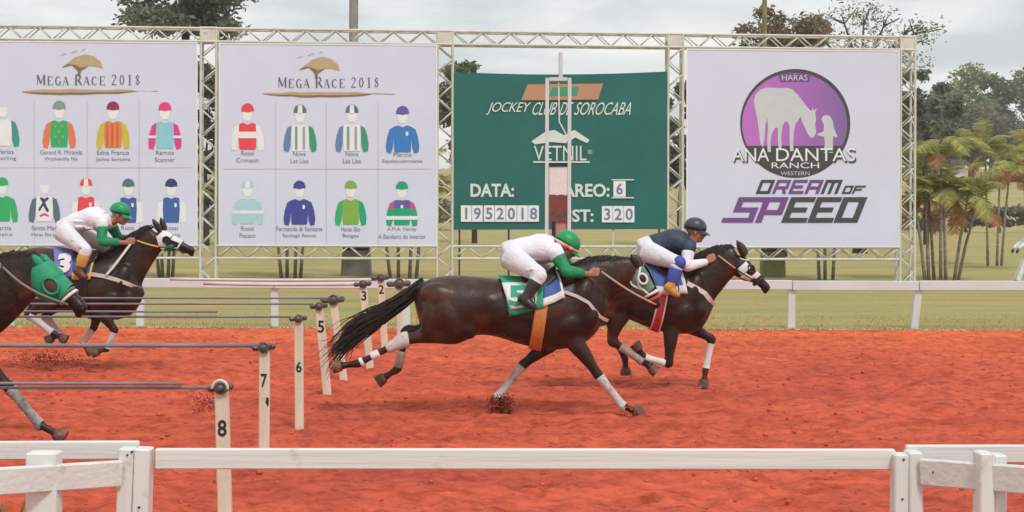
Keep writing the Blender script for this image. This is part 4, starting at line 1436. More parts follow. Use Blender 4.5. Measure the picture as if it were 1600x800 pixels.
# number, top px, top py, distance, lean (m at the foot), width px, digit py, bar colour, bar dy, bar from px, kind of label
LP = [('8', 346.5, 612, 8.70, .03, 21, 668, 'bar', 606, 338, 'nearest lane post, marked 8, seen above and below the white rail'),
      ('7', 413.5, 548, 11.2, .00, 16, 594, 'bar', 540, 405, 'pale wooden lane post marked 7 with a small dark smudge below the digit'),
      ('6', 467, 502, 13.4, .01, 13.5, 573, 'bar', 495, 455, 'upright lane post marked 6, third from the near white fence'),
      ('5', 499, 482, 16.0, .10, 13, 510, 'bar', 475, 490, 'leaning lane post marked 5 in front of the bay horse tail'),
      ('', 521, 472, 17.6, .14, 11.5, 0, 'bar', 466, 513, 'leaning unmarked lane post, standing behind the bay horse hind hoof'),
      ('3', 567.5, 447, 19.0, .10, 11.5, 462, 'bar_pale', 443.5, 558, 'lane post marked 3, crossed by the bay horse tail'),
      ('2', 595, 437, 21.6, .07, 10.5, 452, 'bar_pale', 437, 588, 'lane post marked 2 with a dark cap standing close to the running rail'),
      ('', 624, 446, 23.2, .02, 9.5, 0, None, 0, 0, 'short farthest lane post right beside the running rail')]
for num, px, py, d, lean, wpx, dpy, bm_, bpy_, bx, lab in LP:
    top = W(px, py, d); wd = wpx * d / F
    R = thing('lane_post', lab, 'post', (top.x + lean, d, 0), 'numbered wooden lane posts')
    foot = Vector((top.x + lean, d, -.15))
    mb = MB(); mb.beam(foot, top, wd, .055, bevel=.006); mb.build('post', M['wood_post'], R)
    if num:
        mb = MB()
        def pl(x, y, d=d, top=top, foot=foot):
            p = W(x, y, d, 0); return Vector((p.x, d - .0305, p.z))
        k = wpx / 21
        cx = px + (dpy - py) / (350 + HC * F / d - py) * lean * F / d
        h = {'8': 26, '7': 21, '6': 17, '5': 19, '3': 15, '2': 14}[num]
        wn = {'8': 14, '7': 10, '6': 9, '5': 10, '3': 8, '2': 8}[num]
        lettering(mb, num, (cx - wn / 2, dpy - h / 2, cx + wn / 2, dpy + h / 2), pl, bold=.02)
        mb.build('number', M['ink'], R)
        if num == '7':
            mb = MB(); mb.poly([pl(*q) for q in ((417, 620), (421, 621), (421, 632), (419, 634), (416, 628))]); mb.build('smudge', M['ink'], R, tri=True)
    # cap: a hinge drum with bolts and twisted wire
    mb = MB()
    c = top + Vector((0, 0, .018)); u = F / d
    sz = 13 / u if num == '8' else (12 / u if num in '7' else 9 / u)
    mb.tube([c + Vector((0, -.05, .005)), c + Vector((0, .05, .005))], sz * .72, 12)
    mb.ell(c + Vector((0, -.05, .006)), ((sz * .5, 0, 0), (0, .02, 0), (0, 0, sz * .5)), 10, 6)
    mb.tube([c + Vector((-sz * 1.5, -.01, -.004)), c + Vector((sz * 1.3, -.01, .010))], sz * .34, 8)
    mb.ell(c + Vector((sz * 1.1, -.012, .016)), ((sz * .40, 0, 0), (0, .03, 0), (0, 0, sz * .42)), 8, 6)
    mb.ell(c + Vector((-sz * 1.2, -.012, .004)), ((sz * .52, 0, 0), (0, .03, 0), (0, 0, sz * .36)), 8, 6)
    mb.build('hinge_cap', M['knob'], R, 40)
    if num == '8':
        mb = MB(); Q = [c + Vector((math.cos(a) * sz * .92, -.055, .008 + math.sin(a) * sz * .92)) for a in [math.pi * k / 10 - .2 for k in range(12)]]
        mb.tube(Q, .009, 6); mb.build('cap_ring', M['alu'], R, True)
    if bm_:
        a = W(bx, bpy_, d); b = a + Vector((-12.0 if d < 18 else (-1.9 if num == '3' else -2.9), 0, 0))
        r = {'8': .009, '7': .015, '6': .010, '5': .010, '': .011, '3': .022, '2': .022}[num]
        mb = MB(); mb.tube([lerp(a, b, i / 12) + Vector((0, 0, -.012 * math.sin(math.pi * i / 12))) for i in range(13)], r, 8)
        mb.build('divider_bar', M[bm_], R, True)
        if num in ('8', '6'):
            dz = 7 / u if num == '8' else 8 / u
            a2 = W(285 if num == '8' else 340, bpy_ - (7 if num == '8' else 8), d)
            mb = MB(); mb.tube([lerp(a2, a2 + Vector((-9, 0, -.01)), i / 8) + Vector((0, -.02, 0)) for i in range(9)], r * .9, 8)
            mb.build('divider_bar', M['bar'], R, True)
# ---------------------------------------------------------------- truss frame with banners
A_ = W(325, 350, 44.5); A_.z = 0
B_ = W(1418, 350, 46.0); B_.z = 0
TD = (B_ - A_).normalized()
TN_ = Vector((TD.y, -TD.x, 0))              # towards the track
CAM = Vector((0, 0, HC))
def tp(px, py, eps=0.0):
    """Point of the banner plane behind pixel px,py, standing eps in front of it."""
    dr = W(px, py, 1.0) - CAM
    t = (A_ - CAM).dot(TN_) / dr.dot(TN_)
    return CAM + dr * t + TN_ * eps
def U(px): return (tp(px, 350) - A_).dot(TD)
def TP(u, z, wd): return A_ + TD * u + Vector((0, 0, z)) - TN_ * wd
frame = thing('truss_frame', 'long lattice metal truss frame carrying the race banners and scoreboard', 'truss', tuple(A_))
CW, DEP, R_CH, R_BR = .44, .40, .037, .021
ZT, ZT2, ZB2, ZB = 7.42, 7.04, 1.12, .76
cols = [U(x) for x in (-50, 325, 695, 1055, 1418)]
_bm = MB(); _bm.tube([(0, 0, -.5), (0, 0, .5)], R_BR, 6)
brace_me = _bm.mesh('brace'); brace_me.materials.append(M['alu'])
brace_me.polygons.foreach_set('use_smooth', [True] * len(brace_me.polygons))
def brace(a, b, par):
    o = bpy.data.objects.new('brace', brace_me); COL.objects.link(o); o.parent = par
    v = b - a
    o.location = (a + b) / 2 - origin(par); o.rotation_mode = 'QUATERNION'
    o.rotation_quaternion = v.to_track_quat('Z', 'Y'); o.scale = (1, 1, v.length)
def member(name, p, q, s1, s2, n, off=0):
    """Box truss from p to q (points), s1/s2 = its two cross vectors; front face has s2 = 0."""
    root_mb = MB()
    corners = [(0, 0), (1, 0), (1, 1), (0, 1)]
    mb = MB(); mb.tube([p, q], R_CH, 10)
    first = mb.build(name, M['alu'], frame, 40)
    for i, j in corners[1:]:
        mb = MB(); o = s1 * i + s2 * j
        mb.tube([p + o, q + o], R_CH, 10); mb.build('chord', M['alu'], first, 40)
    for k in range(n):
        a, b = lerp(p, q, k / n), lerp(p, q, (k + 1) / n)
        if (k + off) % 2 == 0: brace(a, b + s1, first)
        else: brace(a + s1, b, first)
    mb = MB()
    for k in range(n):
        a, b = lerp(p, q, k / n), lerp(p, q, (k + 1) / n)
        for s0, sv in ((s2, s1), (Vector((0, 0, 0)), s2), (s1, s2)):
            if (k + off) % 2 == 0: mb.tube([a + s0, b + s0 + sv], R_BR, 5, cap=False)
            else: mb.tube([a + s0 + sv, b + s0], R_BR, 5, cap=False)
    mb.build('rear_lattice', M['alu'], first, True, kind='stuff', fixn=False)
    return first
for i, u in enumerate(cols):
    member('column', TP(u - CW / 2, .02, 0), TP(u - CW / 2, ZT2 - .02, 0), TD * CW, -TN_ * DEP, 18, i % 2)
    # corner block
    mb = MB()
    rot = Matrix((TD, -TN_, Vector((0, 0, 1)))).transposed()
    mb.box(TP(u, (ZT + ZT2) / 2 + .01, DEP / 2), (CW + .03, DEP + .03, .04), rot)
    for z in (ZT2 - .0, ZT + .01):
        for du, dw in ((0, -.0), (0, DEP)):
            mb.tube([TP(u - CW / 2 - .03, z, dw), TP(u + CW / 2 + .03, z, dw)], .038, 8)
    for du in (-1, 1):
        for dw in (0, DEP):
            mb.tube([TP(u + du * CW / 2, ZT2, dw), TP(u + du * CW / 2, ZT, dw)], .036, 8)
    mb.box(TP(u, (ZT + ZT2) / 2, -.012), (CW - .05, .010, ZT - ZT2 - .05), rot)
    mb.build('corner_block', M['alu'], frame)
    mb = MB(); mb.box(TP(u, .0, DEP / 2), (.8, .8, .03), rot); mb.build('base_plate', M['alu'], frame)
for i in range(4):
    a, b = cols[i] + CW / 2 + .03, cols[i + 1] - CW / 2 - .03
    n = 15
    member('top_beam', TP(a, ZT2, 0), TP(b, ZT2, 0), Vector((0, 0, ZT - ZT2)), -TN_ * DEP, n, 1)
    member('bottom_beam', TP(a, ZB, 0), TP(b, ZB, 0), Vector((0, 0, ZB2 - ZB)), -TN_ * DEP, n, 0)

# ---- flat print helper
def pm(name, c): return mat(name, c, .6, .06, 3)
INK = {'teal_ink': (.05, .30, .24), 'sage': (.22, .32, .28), 'green': (.03, .42, .14), 'orange': (.75, .20, .08), 'maroon': (.30, .03, .10), 'amber': (.68, .26, .04), 'yellow': (.62, .48, .06),
       'pink': (.75, .05, .25), 'sky': (.28, .58, .70), 'red': (.80, .06, .09), 'navy': (.04, .05, .15), 'blue': (.05, .12, .38), 'slate': (.10, .16, .22), 'steel': (.14, .22, .42), 'leaf': (.05, .30, .17),
       'grey': (.36, .36, .42), 'azure': (.04, .20, .55), 'palesky': (.42, .62, .70), 'indigo': (.06, .06, .32), 'lime': (.22, .42, .06), 'emerald': (.01, .36, .18), 'violet': (.12, .10, .38), 'magenta': (.65, .06, .30),
       'white': (.80, .80, .82), 'tan': (.50, .37, .21), 'brown': (.24, .15, .09), 'ink': (.13, .12, .17), 'caption': (.20, .19, .25), 'faint': (.55, .54, .60), 'darkgrey': (.060, .060, .068), 'purple': (.30, .10, .40), 'lilac': (.42, .22, .50),
       'plum': (.18, .07, .26), 'silver': (.58, .58, .62), 'board_white': (.66, .70, .69), 'flag': (.50, .25, .15), 'digit': (.18, .20, .36)}
PM = {}
def ink(k):
    if k not in PM: PM[k] = pm('print_' + k, INK[k])
    return PM[k]
class Print:
    def __init__(s, parent): s.p = parent; s.start()
    def start(s): s.mb = MB(); s.mats = []
    def use(s, k):
        m = ink(k)
        if m not in s.mats: s.mats.append(m)
        s.mb.mi = s.mats.index(m)
    def poly(s, k, pts, e=.046):
        s.use(k); s.mb.poly([tp(x, y, e) for x, y in pts])
    def text(s, k, t, box, e=.05, **kw):
        s.use(k); lettering(s.mb, t, box, lambda x, y: tp(x, y, e), **kw)
    def disc(s, k, cx, cy, rx, ry, e=.046, a0=0, a1=360, n=40):
        pts = [(cx + rx * math.cos(math.radians(a0 + (a1 - a0) * i / n)), cy - ry * math.sin(math.radians(a0 + (a1 - a0) * i / n))) for i in range(n + (0 if a1 - a0 == 360 else 1))]
        s.poly(k, pts, e)
    def done(s, name, label=None):
        o = s.mb.build(name, s.mats, s.p, tri=True, fixn=False, label=label); s.start(); return o
def banner(name, label, cat, x0, y0a, y0b, x1, y1a, y1b, m, waves=0.0):
    c = tp((x0 + x1) / 2, y1a)
    R = thing(name, label, cat, (c.x, c.y, c.z))
    mb = MB(); nx, ny = 28, 24
    for e in (.036, .030):
        for j in range(ny + 1):
            for i in range(nx + 1):
                u, v = i / nx, j / ny
                x = lerp(x0, x1, u); y = lerp(lerp(y0a, y0b, u), lerp(y1a, y1b, u), v)
                if waves: y += 4.0 * math.sin(math.pi * u) * (1 - v) ** 2
                wv = (.006 if not waves else .010) * math.sin(u * 9 + v * 4) * math.sin(v * 5 + 1)
                if waves: wv += .03 * (1 - v) ** 3 * math.sin(u * 14 + v * 9)
                mb.v.append(tuple(tp(x, y, e + wv * .5)))
    h = (nx + 1) * (ny + 1)
    for j in range(ny):
        for i in range(nx):
            a = j * (nx + 1) + i
            mb.f.append((a, a + nx + 1, a + nx + 2, a + 1)); mb.f.append((a + h, a + h + 1, a + h + nx + 2, a + h + nx + 1))
    mb.m = [0] * len(mb.f)
    mb.build('sheet', m, R, True, fixn=False)
    return R
def hem(R, x0, y0a, y0b, x1, y1a, y1b, m, w=2.2):
    mb = MB()
    q = [(x0, y0a), (x1, y0b), (x1, y1b), (x0, y1a)]
    i_ = [(x0 + w, y0a + w), (x1 - w, y0b + w), (x1 - w, y1b - w), (x0 + w, y1a - w)]
    for k in range(4):
        a, b = q[k], q[(k + 1) % 4]; c, d_ = i_[(k + 1) % 4], i_[k]
        lo = [tp(*p, .043) for p in (a, b, c, d_)]; hi = [tp(*p, .050) for p in (a, b, c, d_)]
        mb.add(lo + hi, [(4, 5, 6, 7), (0, 1, 5, 4), (2, 3, 7, 6)])
    mb.build('hem', m, R)
    for k in range(9):
        for sx, yv in ((lerp(x0, x1, k / 8), None),):
            for top in (True, False):
                p = tp(lerp(x0 + 1, x1 - 1, k / 8), (lerp(y0a, y0b, k / 8) + 1) if top else (lerp(y1a, y1b, k / 8) - 1), .052)
                mb = MB(); mb.tube([p, p + Vector((0, .12, .10 if top else -.10)) - TN_ * .05], .007, 5); mb.build('tie', M['hem'], R)

# ---- the racing colours
def jersey(P, cx, cy, cap, body, sl, sr, style='', k=1.0, half=None):
    f = lambda pts: [(cx + x * k, cy + y * k) for x, y in pts]
    dome = [(-10, 2)] + [(-10 * math.cos(math.radians(a)), -10.5 * math.sin(math.radians(a))) for a in range(0, 181, 20)] + [(10, 2), (0, 4)]
    P.poly('white', f([(-8, 2), (8, 2), (7, 12), (4, 17), (-4, 17), (-7, 12)]), .046)
    if cap:
        P.poly(cap[0], f(dome), .049)
        if len(cap) > 1: P.poly(cap[1], f([(-4, 3.4), (-3, -9.5), (3, -9.5), (4, 3.4)]), .052)
    T = [(-7, 20), (-13, 22), (-14, 40), (-13, 58), (-12, 62), (12, 62), (13, 58), (14, 40), (13, 22), (7, 20), (0, 23)]
    SL = [(-13, 22), (-20, 26), (-24, 38), (-26, 52), (-25, 62), (-18, 64), (-15, 54), (-14, 40)]
    if style == 'vest':
        P.poly('white', f([(-22, 28), (22, 28), (25, 60), (17, 62), (-17, 62), (-25, 60)]), .045)
    P.poly(body or 'white', f(T), .049)
    if sl: P.poly(sl, f(SL), .049)
    if sr: P.poly(sr, f([(-x, y) for x, y in SL]), .049)
    if style == 'bands':
        P.poly('white', f([(-14, 34), (14, 34), (14, 44), (-14, 44)]), .052)
    if style == 'band2':
        P.poly('white', f([(-26, 40), (26, 40), (26, 45), (-26, 45)]), .052)
    if style == 'stripes':
        for x in (-9, -1, 7):
            P.poly('red', f([(x - 1.6, 24), (x + 1.6, 24), (x + 1.6, 61), (x - 1.6, 61)]), .052)
    if style == 'bars':
        for x, c in ((-6, 'sage'), (6, 'grey')):
            P.poly(c, f([(x - 2, 24), (x + 2, 24), (x + 2, 60), (x - 2, 60)]), .052)
    if style == 'hoops':
        P.poly('violet', f([(-12, 21), (12, 21), (15, 34), (-15, 34)]), .052)
        P.poly('magenta', f([(-13, 23), (-19, 27), (-22, 36), (-14, 36)]), .053); P.poly('magenta', f([(13, 23), (19, 27), (22, 36), (14, 36)]), .053)
        P.poly('white', f([(-26, 47), (26, 47), (26, 53), (-26, 53)]), .053)
        P.poly('white', f([(-2, 29), (2, 29), (2, 34), (-2, 34)]), .055)
    if style == 'dots':
        for x, y in ((-6, 30), (5, 29), (0, 38), (-6, 46), (6, 46), (0, 54)):
            P.poly('amber', f([(x - 2, y), (x, y - 2.5), (x + 2, y), (x, y + 2.5)]), .052)
    if style in ('badge', 'vest'):
        P.poly('white', f([(5, 30), (9, 30), (9, 35), (7, 37), (5, 35)]), .053)
    if style == 'armband':
        for sg in (-1, 1):
            P.poly('white', f([(sg * 27, 42), (sg * 13, 42), (sg * 13, 46), (sg * 27, 46)]), .053)
    if style == 'cross':
        P.poly('navy', f([(-8, 24), (-5, 22), (0, 25), (5, 22), (8, 24), (1, 31), (8, 45), (4, 47), (-2, 36), (-8, 46), (-10, 42), (-3, 31)]), .052)
        P.poly('pink', f([(-8, 52), (0, 48), (8, 52), (7, 55), (0, 52), (-7, 55)]), .052)
def caption(P, cx, y, lines, w=(40, 46)):
    for i, l in enumerate(lines):
        wd = w[i]
        P.text('caption', l, (cx - wd / 2, y - 3.5 + i * 11, cx + wd / 2, y + 3.5 + i * 11), .047)
        P.done('caption')
# serif capitals drawn stroke by stroke: (x0,y0,x1,y1,thickness) in a 1 x 1 cell
SER = {'M': [(.14, 0, .14, 1, .07), (.86, 0, .86, 1, .17), (.14, 1, .5, .15, .16), (.5, .15, .86, 1, .06)], 'E': [(.25, 0, .25, 1, .2), (.2, 1, .85, 1, .07), (.2, 0, .88, 0, .07), (.2, .52, .65, .52, .07), (.85, 1, .85, .78, .06), (.88, 0, .88, .24, .06)],
       'G': [(.85, .8, .6, 1, .08), (.6, 1, .3, .92, .09), (.3, .92, .14, .5, .19), (.14, .5, .3, .08, .19), (.3, .08, .6, 0, .08), (.6, 0, .84, .1, .08), (.82, 0, .82, .42, .18), (.65, .42, .97, .42, .06)],
       'A': [(.1, 0, .48, 1, .06), (.48, 1, .86, 0, .18), (.25, .36, .7, .36, .06), (0, 0, .24, 0, .05), (.68, 0, 1, 0, .05)],
       'R': [(.22, 0, .22, 1, .2), (.15, 1, .6, 1, .07), (.6, 1, .8, .76, .17), (.8, .76, .6, .5, .15), (.6, .5, .22, .5, .07), (.5, .5, .95, 0, .18), (.05, 0, .4, 0, .05)],
       'C': [(.85, .78, .6, 1, .08), (.6, 1, .3, .92, .09), (.3, .92, .14, .5, .19), (.14, .5, .3, .08, .19), (.3, .08, .6, 0, .08), (.6, 0, .86, .2, .08)],
       '2': [(.15, .75, .3, .97, .09), (.3, .97, .62, .97, .09), (.62, .97, .75, .72, .17), (.75, .72, .15, .06, .10), (.12, .05, .85, .05, .13)], '0': [(.2, .5, .32, .92, .16), (.32, .92, .6, .95, .06), (.6, .95, .78, .5, .16), (.78, .5, .6, .05, .16), (.6, .05, .32, .06, .06), (.32, .06, .2, .5, .16)],
       '1': [(.5, 0, .5, 1, .2), (.28, .85, .5, 1, .07), (.25, 0, .75, 0, .06)], '8': [(.5, .97, .25, .75, .12), (.25, .75, .75, .28, .17), (.75, .28, .5, .03, .12), (.5, .03, .22, .26, .14), (.22, .26, .72, .75, .06), (.72, .75, .5, .97, .10)]}
def serif(P, k, word, x0, y0, y1, cw, big=(), e=.05):
    x = x0
    for ch in word:
        if ch == ' ': x += cw * .55; P.done('lettering'); continue
        top = y0 if (ch in big or ch.isdigit()) else y0 + (y1 - y0) * .18
        wd = cw * (1.12 if ch in 'M' else .9) * (1.1 if ch in big else .95)
        for a, b, c, d_, t in SER[ch]:
            p, q = (x + a * wd, y1 + (top - y1) * b), (x + c * wd, y1 + (top - y1) * d_)
            dx, dy = q[0] - p[0], q[1] - p[1]; L_ = math.hypot(dx, dy) or 1
            nx, ny = -dy / L_ * t * wd / 2, dx / L_ * t * wd / 2
            P.poly(k, [(p[0] + nx, p[1] + ny), (q[0] + nx, q[1] + ny), (q[0] - nx, q[1] - ny), (p[0] - nx, p[1] - ny)], e)
        x += wd + cw * .16
def tree_logo(P, cx, cy, tx, tw, bx0, bx1, by):
    # flat topped tree, flying strokes, race name and brush stroke of earth
    P.poly('tan', [(cx - 34, cy + 8), (cx - 24, cy + 1), (cx - 14, cy - 7), (cx + 2, cy - 12), (cx + 16, cy - 9), (cx + 27, cy), (cx + 30, cy + 10), (cx + 20, cy + 7), (cx + 8, cy + 6), (cx - 4, cy + 9), (cx - 18, cy + 5)], .046)
    P.poly('brown', [(cx - 18, cy + 5), (cx - 34, cy + 9), (cx - 24, cy + 3), (cx - 12, cy + 5), (cx - 4, cy + 9), (cx + 8, cy + 6), (cx + 2, cy + 10), (cx - 4, cy + 14), (cx - 5, cy + 22), (cx - 9, cy + 22), (cx - 9, cy + 14)], .049)
    for a, b, c, d_ in ((-38, -9, -26, -13), (-22, -13, -8, -17), (-4, -16, 4, -20)):
        P.poly('faint', [(cx + a, cy + b), (cx + (a + c) / 2, cy + (b + d_) / 2 - 3), (cx + c, cy + d_), (cx + (a + c) / 2, cy + (b + d_) / 2)], .046)
    P.done('tree_emblem')
    serif(P, 'ink', 'MEGA RACE 2018', tx, cy + 20, cy + 36, tw, big='MR')
    P.done('lettering')
    n = 14; up, dn = [], []
    rg = random.Random(int(bx0))
    for i in range(n + 1):
        t = i / n; th = 6.5 * math.sin(math.pi * min(1, t * 1.12 + .04)) ** .6 if 0 < t < 1 else .4
        x = lerp(bx0, bx1, t)
        up.append((x, by - th * .55 + rg.uniform(-1, 1))); dn.append((x, by + th * .75 + rg.uniform(-1, 1)))
    P.poly('tan', up + dn[::-1], .046)
    P.poly('brown', [(x, lerp(a, b, .62)) for (x, a), (_, b) in zip(up, dn)] + dn[::-1], .049)
    P.done('brush_stroke')
def grid_lines(P, xs_, y0, y1, yh, x0, x1):
    for x in xs_:
        P.poly('faint', [(x - .5, y0), (x + .5, y0), (x + .5, y1), (x - .5, y1)], .0445)
    P.poly('faint', [(x0, yh - .5), (x1, yh - .5), (x1, yh + .5), (x0, yh + .5)], .0445)
    P.done('grid_line')

b1 = banner('banner', 'white race banner with jersey colours, partly hidden by the number 3 horse', 'banner', -30, 63.5, 66, 309, 383.5, 384, M['vinyl'])
hem(b1, -30, 63.5, 66, 309, 383.5, 384, M['hem'])
P = Print(b1)
tree_logo(P, 131, 97, 57, 12.0, 35, 247, 143)
grid_lines(P, (54, 137, 218), 158, 382, 262, 0, 300)
def J(P, lab, *a, **k):
    jersey(P, *a, **k); P.done('jersey_print', lab)
J(P, 'white jersey with green sleeve', 5, 166, None, 'white', None, 'teal_ink')
J(P, 'green dotted jersey with orange sleeves', 93, 168, ('sage',), 'green', 'orange', 'orange', style='dots')
J(P, 'orange striped jersey with yellow sleeves', 177, 169, ('maroon',), 'amber', 'yellow', 'yellow', style='stripes')
J(P, 'sky blue jersey with pink sleeves', 258, 170, ('pink',), 'sky', 'pink', 'pink', style='armband')
J(P, 'green jersey', 4, 287, ('green',), 'green', 'green', 'green', k=.95)
J(P, 'white jersey with navy marks', 70, 287, None, 'white', 'slate', 'slate', style='cross', k=.95)
J(P, 'red jersey', 135, 288, ('red', 'white'), 'red', None, None, style='vest', k=.95)
J(P, 'blue vest jersey with teal cap', 201, 289, ('slate',), 'blue', None, None, style='vest', k=.95)
J(P, 'blue vest jersey with navy cap', 268, 289, ('navy',), 'blue', None, None, style='vest', k=.95)
for cx, y, l, wd in ((10, 237, ('Farias', 'Darling'), (24, 32)), (96, 238, ('Gerard R. Miranda', 'Wytheville Ny'), (66, 52)), (177, 238.5, ('Edna Franco', 'Jaime Santana'), (50, 54)), (258, 238.5, ('Ramos', 'Scanner'), (28, 32)),
                     (5, 356, ('Garcia', 'Janeiro'), (26, 30)), (73, 356, ('Santa Maria', 'Haras São José'), (46, 46)), (200, 356, ('Rossi', 'Pacato'), (20, 28)), (268, 356, ('Rossi', 'Pacato'), (20, 28))):
    caption(P, cx, y, l, wd)

b2 = banner('banner', 'white race banner beside the green scoreboard, two rows of jockey jersey colours', 'banner', 342, 67, 70, 683, 384, 385, M['vinyl'])
hem(b2, 342, 67, 70, 683, 384, 385, M['hem'])
P = Print(b2)
tree_logo(P, 501, 101, 434, 11.7, 411, 617, 147)
grid_lines(P, (431, 510, 591), 160, 382, 264, 350, 675)
J(P, 'red banded jersey', 387, 172, ('red',), 'red', 'white', 'white', style='bands')
J(P, 'white jersey with blue and green sleeves', 469, 174, ('slate', 'white'), 'white', 'steel', 'leaf', style='bars')
J(P, 'white jersey with blue and green sleeves', 550, 174, ('slate', 'white'), 'white', 'steel', 'leaf', style='bars')
J(P, 'azure jersey with violet cap', 629, 176, ('violet',), 'azure', 'azure', 'azure', style='badge')
J(P, 'pale blue banded jersey', 387, 291, ('palesky', 'white'), 'palesky', 'palesky', 'palesky', style='band2', k=.95)
J(P, 'indigo jersey', 468, 292, ('indigo',), 'indigo', 'indigo', 'indigo', style='badge', k=.95)
J(P, 'green jersey with lime cap', 548, 292, ('lime',), 'lime', 'green', 'emerald', k=.95)
J(P, 'hooped green and violet jersey', 628, 293, ('emerald',), 'emerald', 'emerald', 'emerald', style='hoops', k=.95)
for cx, y, l, wd in ((387, 239.5, ('Rossi', 'Crimson'), (20, 35)), (468, 240.5, ('Nova', 'Las Lias'), (20, 28)), (550, 240.5, ('Nova', 'Las Lias'), (20, 28)), (629, 241.5, ('Marcio', 'Espetacularmente'), (28, 62)),
                     (387, 357, ('Rossi', 'Pacato'), (20, 25)), (468, 357.5, ('Fernanda & Santana', 'Santiago Ramos'), (72, 52)), (548, 358, ('Haras São', 'Belgas'), (30, 25)), (628, 358.5, ('A.M.A. Harley', 'A Bandeira do Interior'), (46, 74))):
    caption(P, cx, y, l, wd)

# ---- scoreboard
b3 = banner('scoreboard', 'green tarpaulin scoreboard with date, race number and distance, hung in the truss', 'scoreboard', 709, 113, 112, 1042, 359, 358, M['green_tarp'], waves=1)
P = Print(b3)
P.poly('flag', [(824, 132), (942, 131), (934, 156), (814, 157)], .075)
P.poly('leaf', [(862, 137), (905, 136), (901, 150), (857, 151)], .079)
P.done('orange_flag')
for wd_, xa, xb in (('JOCKEY', 759, 823), ('CLUB', 829, 866), ('DE', 873, 889), ('SOROCABA', 896, 984)):
    P.text('board_white', wd_, (xa, 160, xb, 180), .066, shear=7, spacing=.95); P.done('lettering')
P.poly('board_white', [(830, 221), (852, 206), (866, 203), (890, 217), (884, 224), (860, 222), (836, 226)], .062)
P.poly('board_white', [(880, 212), (897, 203), (921, 219), (917, 224), (898, 215), (889, 222)], .064)
P.text('board_white', 'VETNIL', (834, 228, 916, 251), .064)
P.text('board_white', '®', (918, 234, 925, 241), .064)
P.poly('board_white', [(833, 252), (921, 252), (921, 254.5), (833, 254.5)], .062)
P.done('sponsor_mark')
P.text('board_white', 'DATA:', (735, 287, 803, 308), .058, bold=.03); P.done('lettering')
P.text('board_white', 'PAREO:', (868, 287, 952, 308), .058, bold=.03); P.done('lettering')
P.text('board_white', 'DIST:', (868, 327, 927, 347), .058, bold=.03); P.done('lettering')
def card(x, y, w_, h, ch):
    P.use('white')
    lo = [tp(a, b, .060) for a, b in ((x, y), (x + w_, y), (x + w_, y + h), (x, y + h))]
    hi = [tp(a, b, .075) for a, b in ((x, y), (x + w_, y), (x + w_, y + h), (x, y + h))]
    P.mb.add(lo + hi, [(4, 5, 6, 7), (0, 1, 5, 4), (1, 2, 6, 5), (2, 3, 7, 6), (3, 0, 4, 7)])
    hh = h - 7; ww = min(w_ - 5, hh * glyphs(ch, .02)[2] * .95)
    P.text('digit', ch, (x + w_ / 2 - ww / 2, y + 3.5, x + w_ / 2 + ww / 2, y + h - 3.5), .080, bold=.02)
    P.done('digit_card')
for i, ch in enumerate('1952018'):
    card(720 + i * 17.35 + (1 if i > 1 else 0), 321, 16.6, 25.5, ch)
for i, ch in enumerate('320'):
    card(940 + i * 17.1, 322, 16.5, 25.5, ch)
card(958, 283, 19, 24.5, '6')
for y in (281, 309):
    mb = MB(); mb.beam(tp(955, y, .07), tp(990, y, .07), .035, .02); mb.build('card_slot', ink('board_white'), b3)
for x, y1 in ((718, 432), (795, 432), (958, 432), (1030, 432)):
    mb = MB(); a = tp(x, 352, -.03); b = Vector((a.x, a.y, 0)); mb.tube([a, b], .028, 8)
    mb.build('leg', M['alu'] if x == 958 else M['bark'], b3)

# ---- ranch banner
b4 = banner('banner', 'white sponsor banner with purple horse emblem, last on the truss', 'banner', 1072, 76, 79, 1405, 386.5, 386.5, M['vinyl'])
hem(b4, 1072, 76, 79, 1405, 386.5, 386.5, M['hem'])
P = Print(b4)
def emblem_mat():
    m = bpy.data.materials.new('print_emblem'); m.use_nodes = True
    t = m.node_tree; L = t.links.new; b = t.nodes['Principled BSDF']; b.inputs['Roughness'].default_value = .6
    tx = t.nodes.new('ShaderNodeTexCoord'); sx = t.nodes.new('ShaderNodeSeparateXYZ'); L(tx.outputs['Generated'], sx.inputs[0])
    r = t.nodes.new('ShaderNodeValToRGB'); e = r.color_ramp.elements
    e[0].position = 0; e[0].color = (.50, .16, .56, 1); e[1].position = 1; e[1].color = (.20, .12, .32, 1)
    q = e.new(.5); q.color = (.42, .13, .50, 1)
    L(sx.outputs['X'], r.inputs[0]); L(r.outputs[0], b.inputs['Base Color'])
    return m
CX, CY = 1242, 193
P.disc('darkgrey', CX, CY, 86, 85, .044, n=64); P.done('emblem_ring')
mb = MB(); mb.poly([tp(CX - 1 + 82 * math.cos(2 * math.pi * i / 64), CY + 1 - 80 * math.sin(2 * math.pi * i / 64), .047) for i in range(64)]); mb.build('emblem_disc', emblem_mat(), b4, tri=True, fixn=False)
lower = [(CX - 1 + 82.5 * math.cos(math.radians(a)), CY + 1 - 80.5 * math.sin(math.radians(a))) for a in range(205, 336, 5)]
P.poly('darkgrey', lower, .050); P.done('emblem_base')
P.poly('plum', [(1215, 118), (1222, 115), (1262, 115), (1266, 119), (1263, 128), (1219, 129)], .050)
P.text('silver', 'HARAS', (1221, 117, 1261, 126), .053); P.done('emblem_plate')
e0 = lambda pts: [(1120 + x / 4.0, 90 + y / 4.0) for x, y in pts]
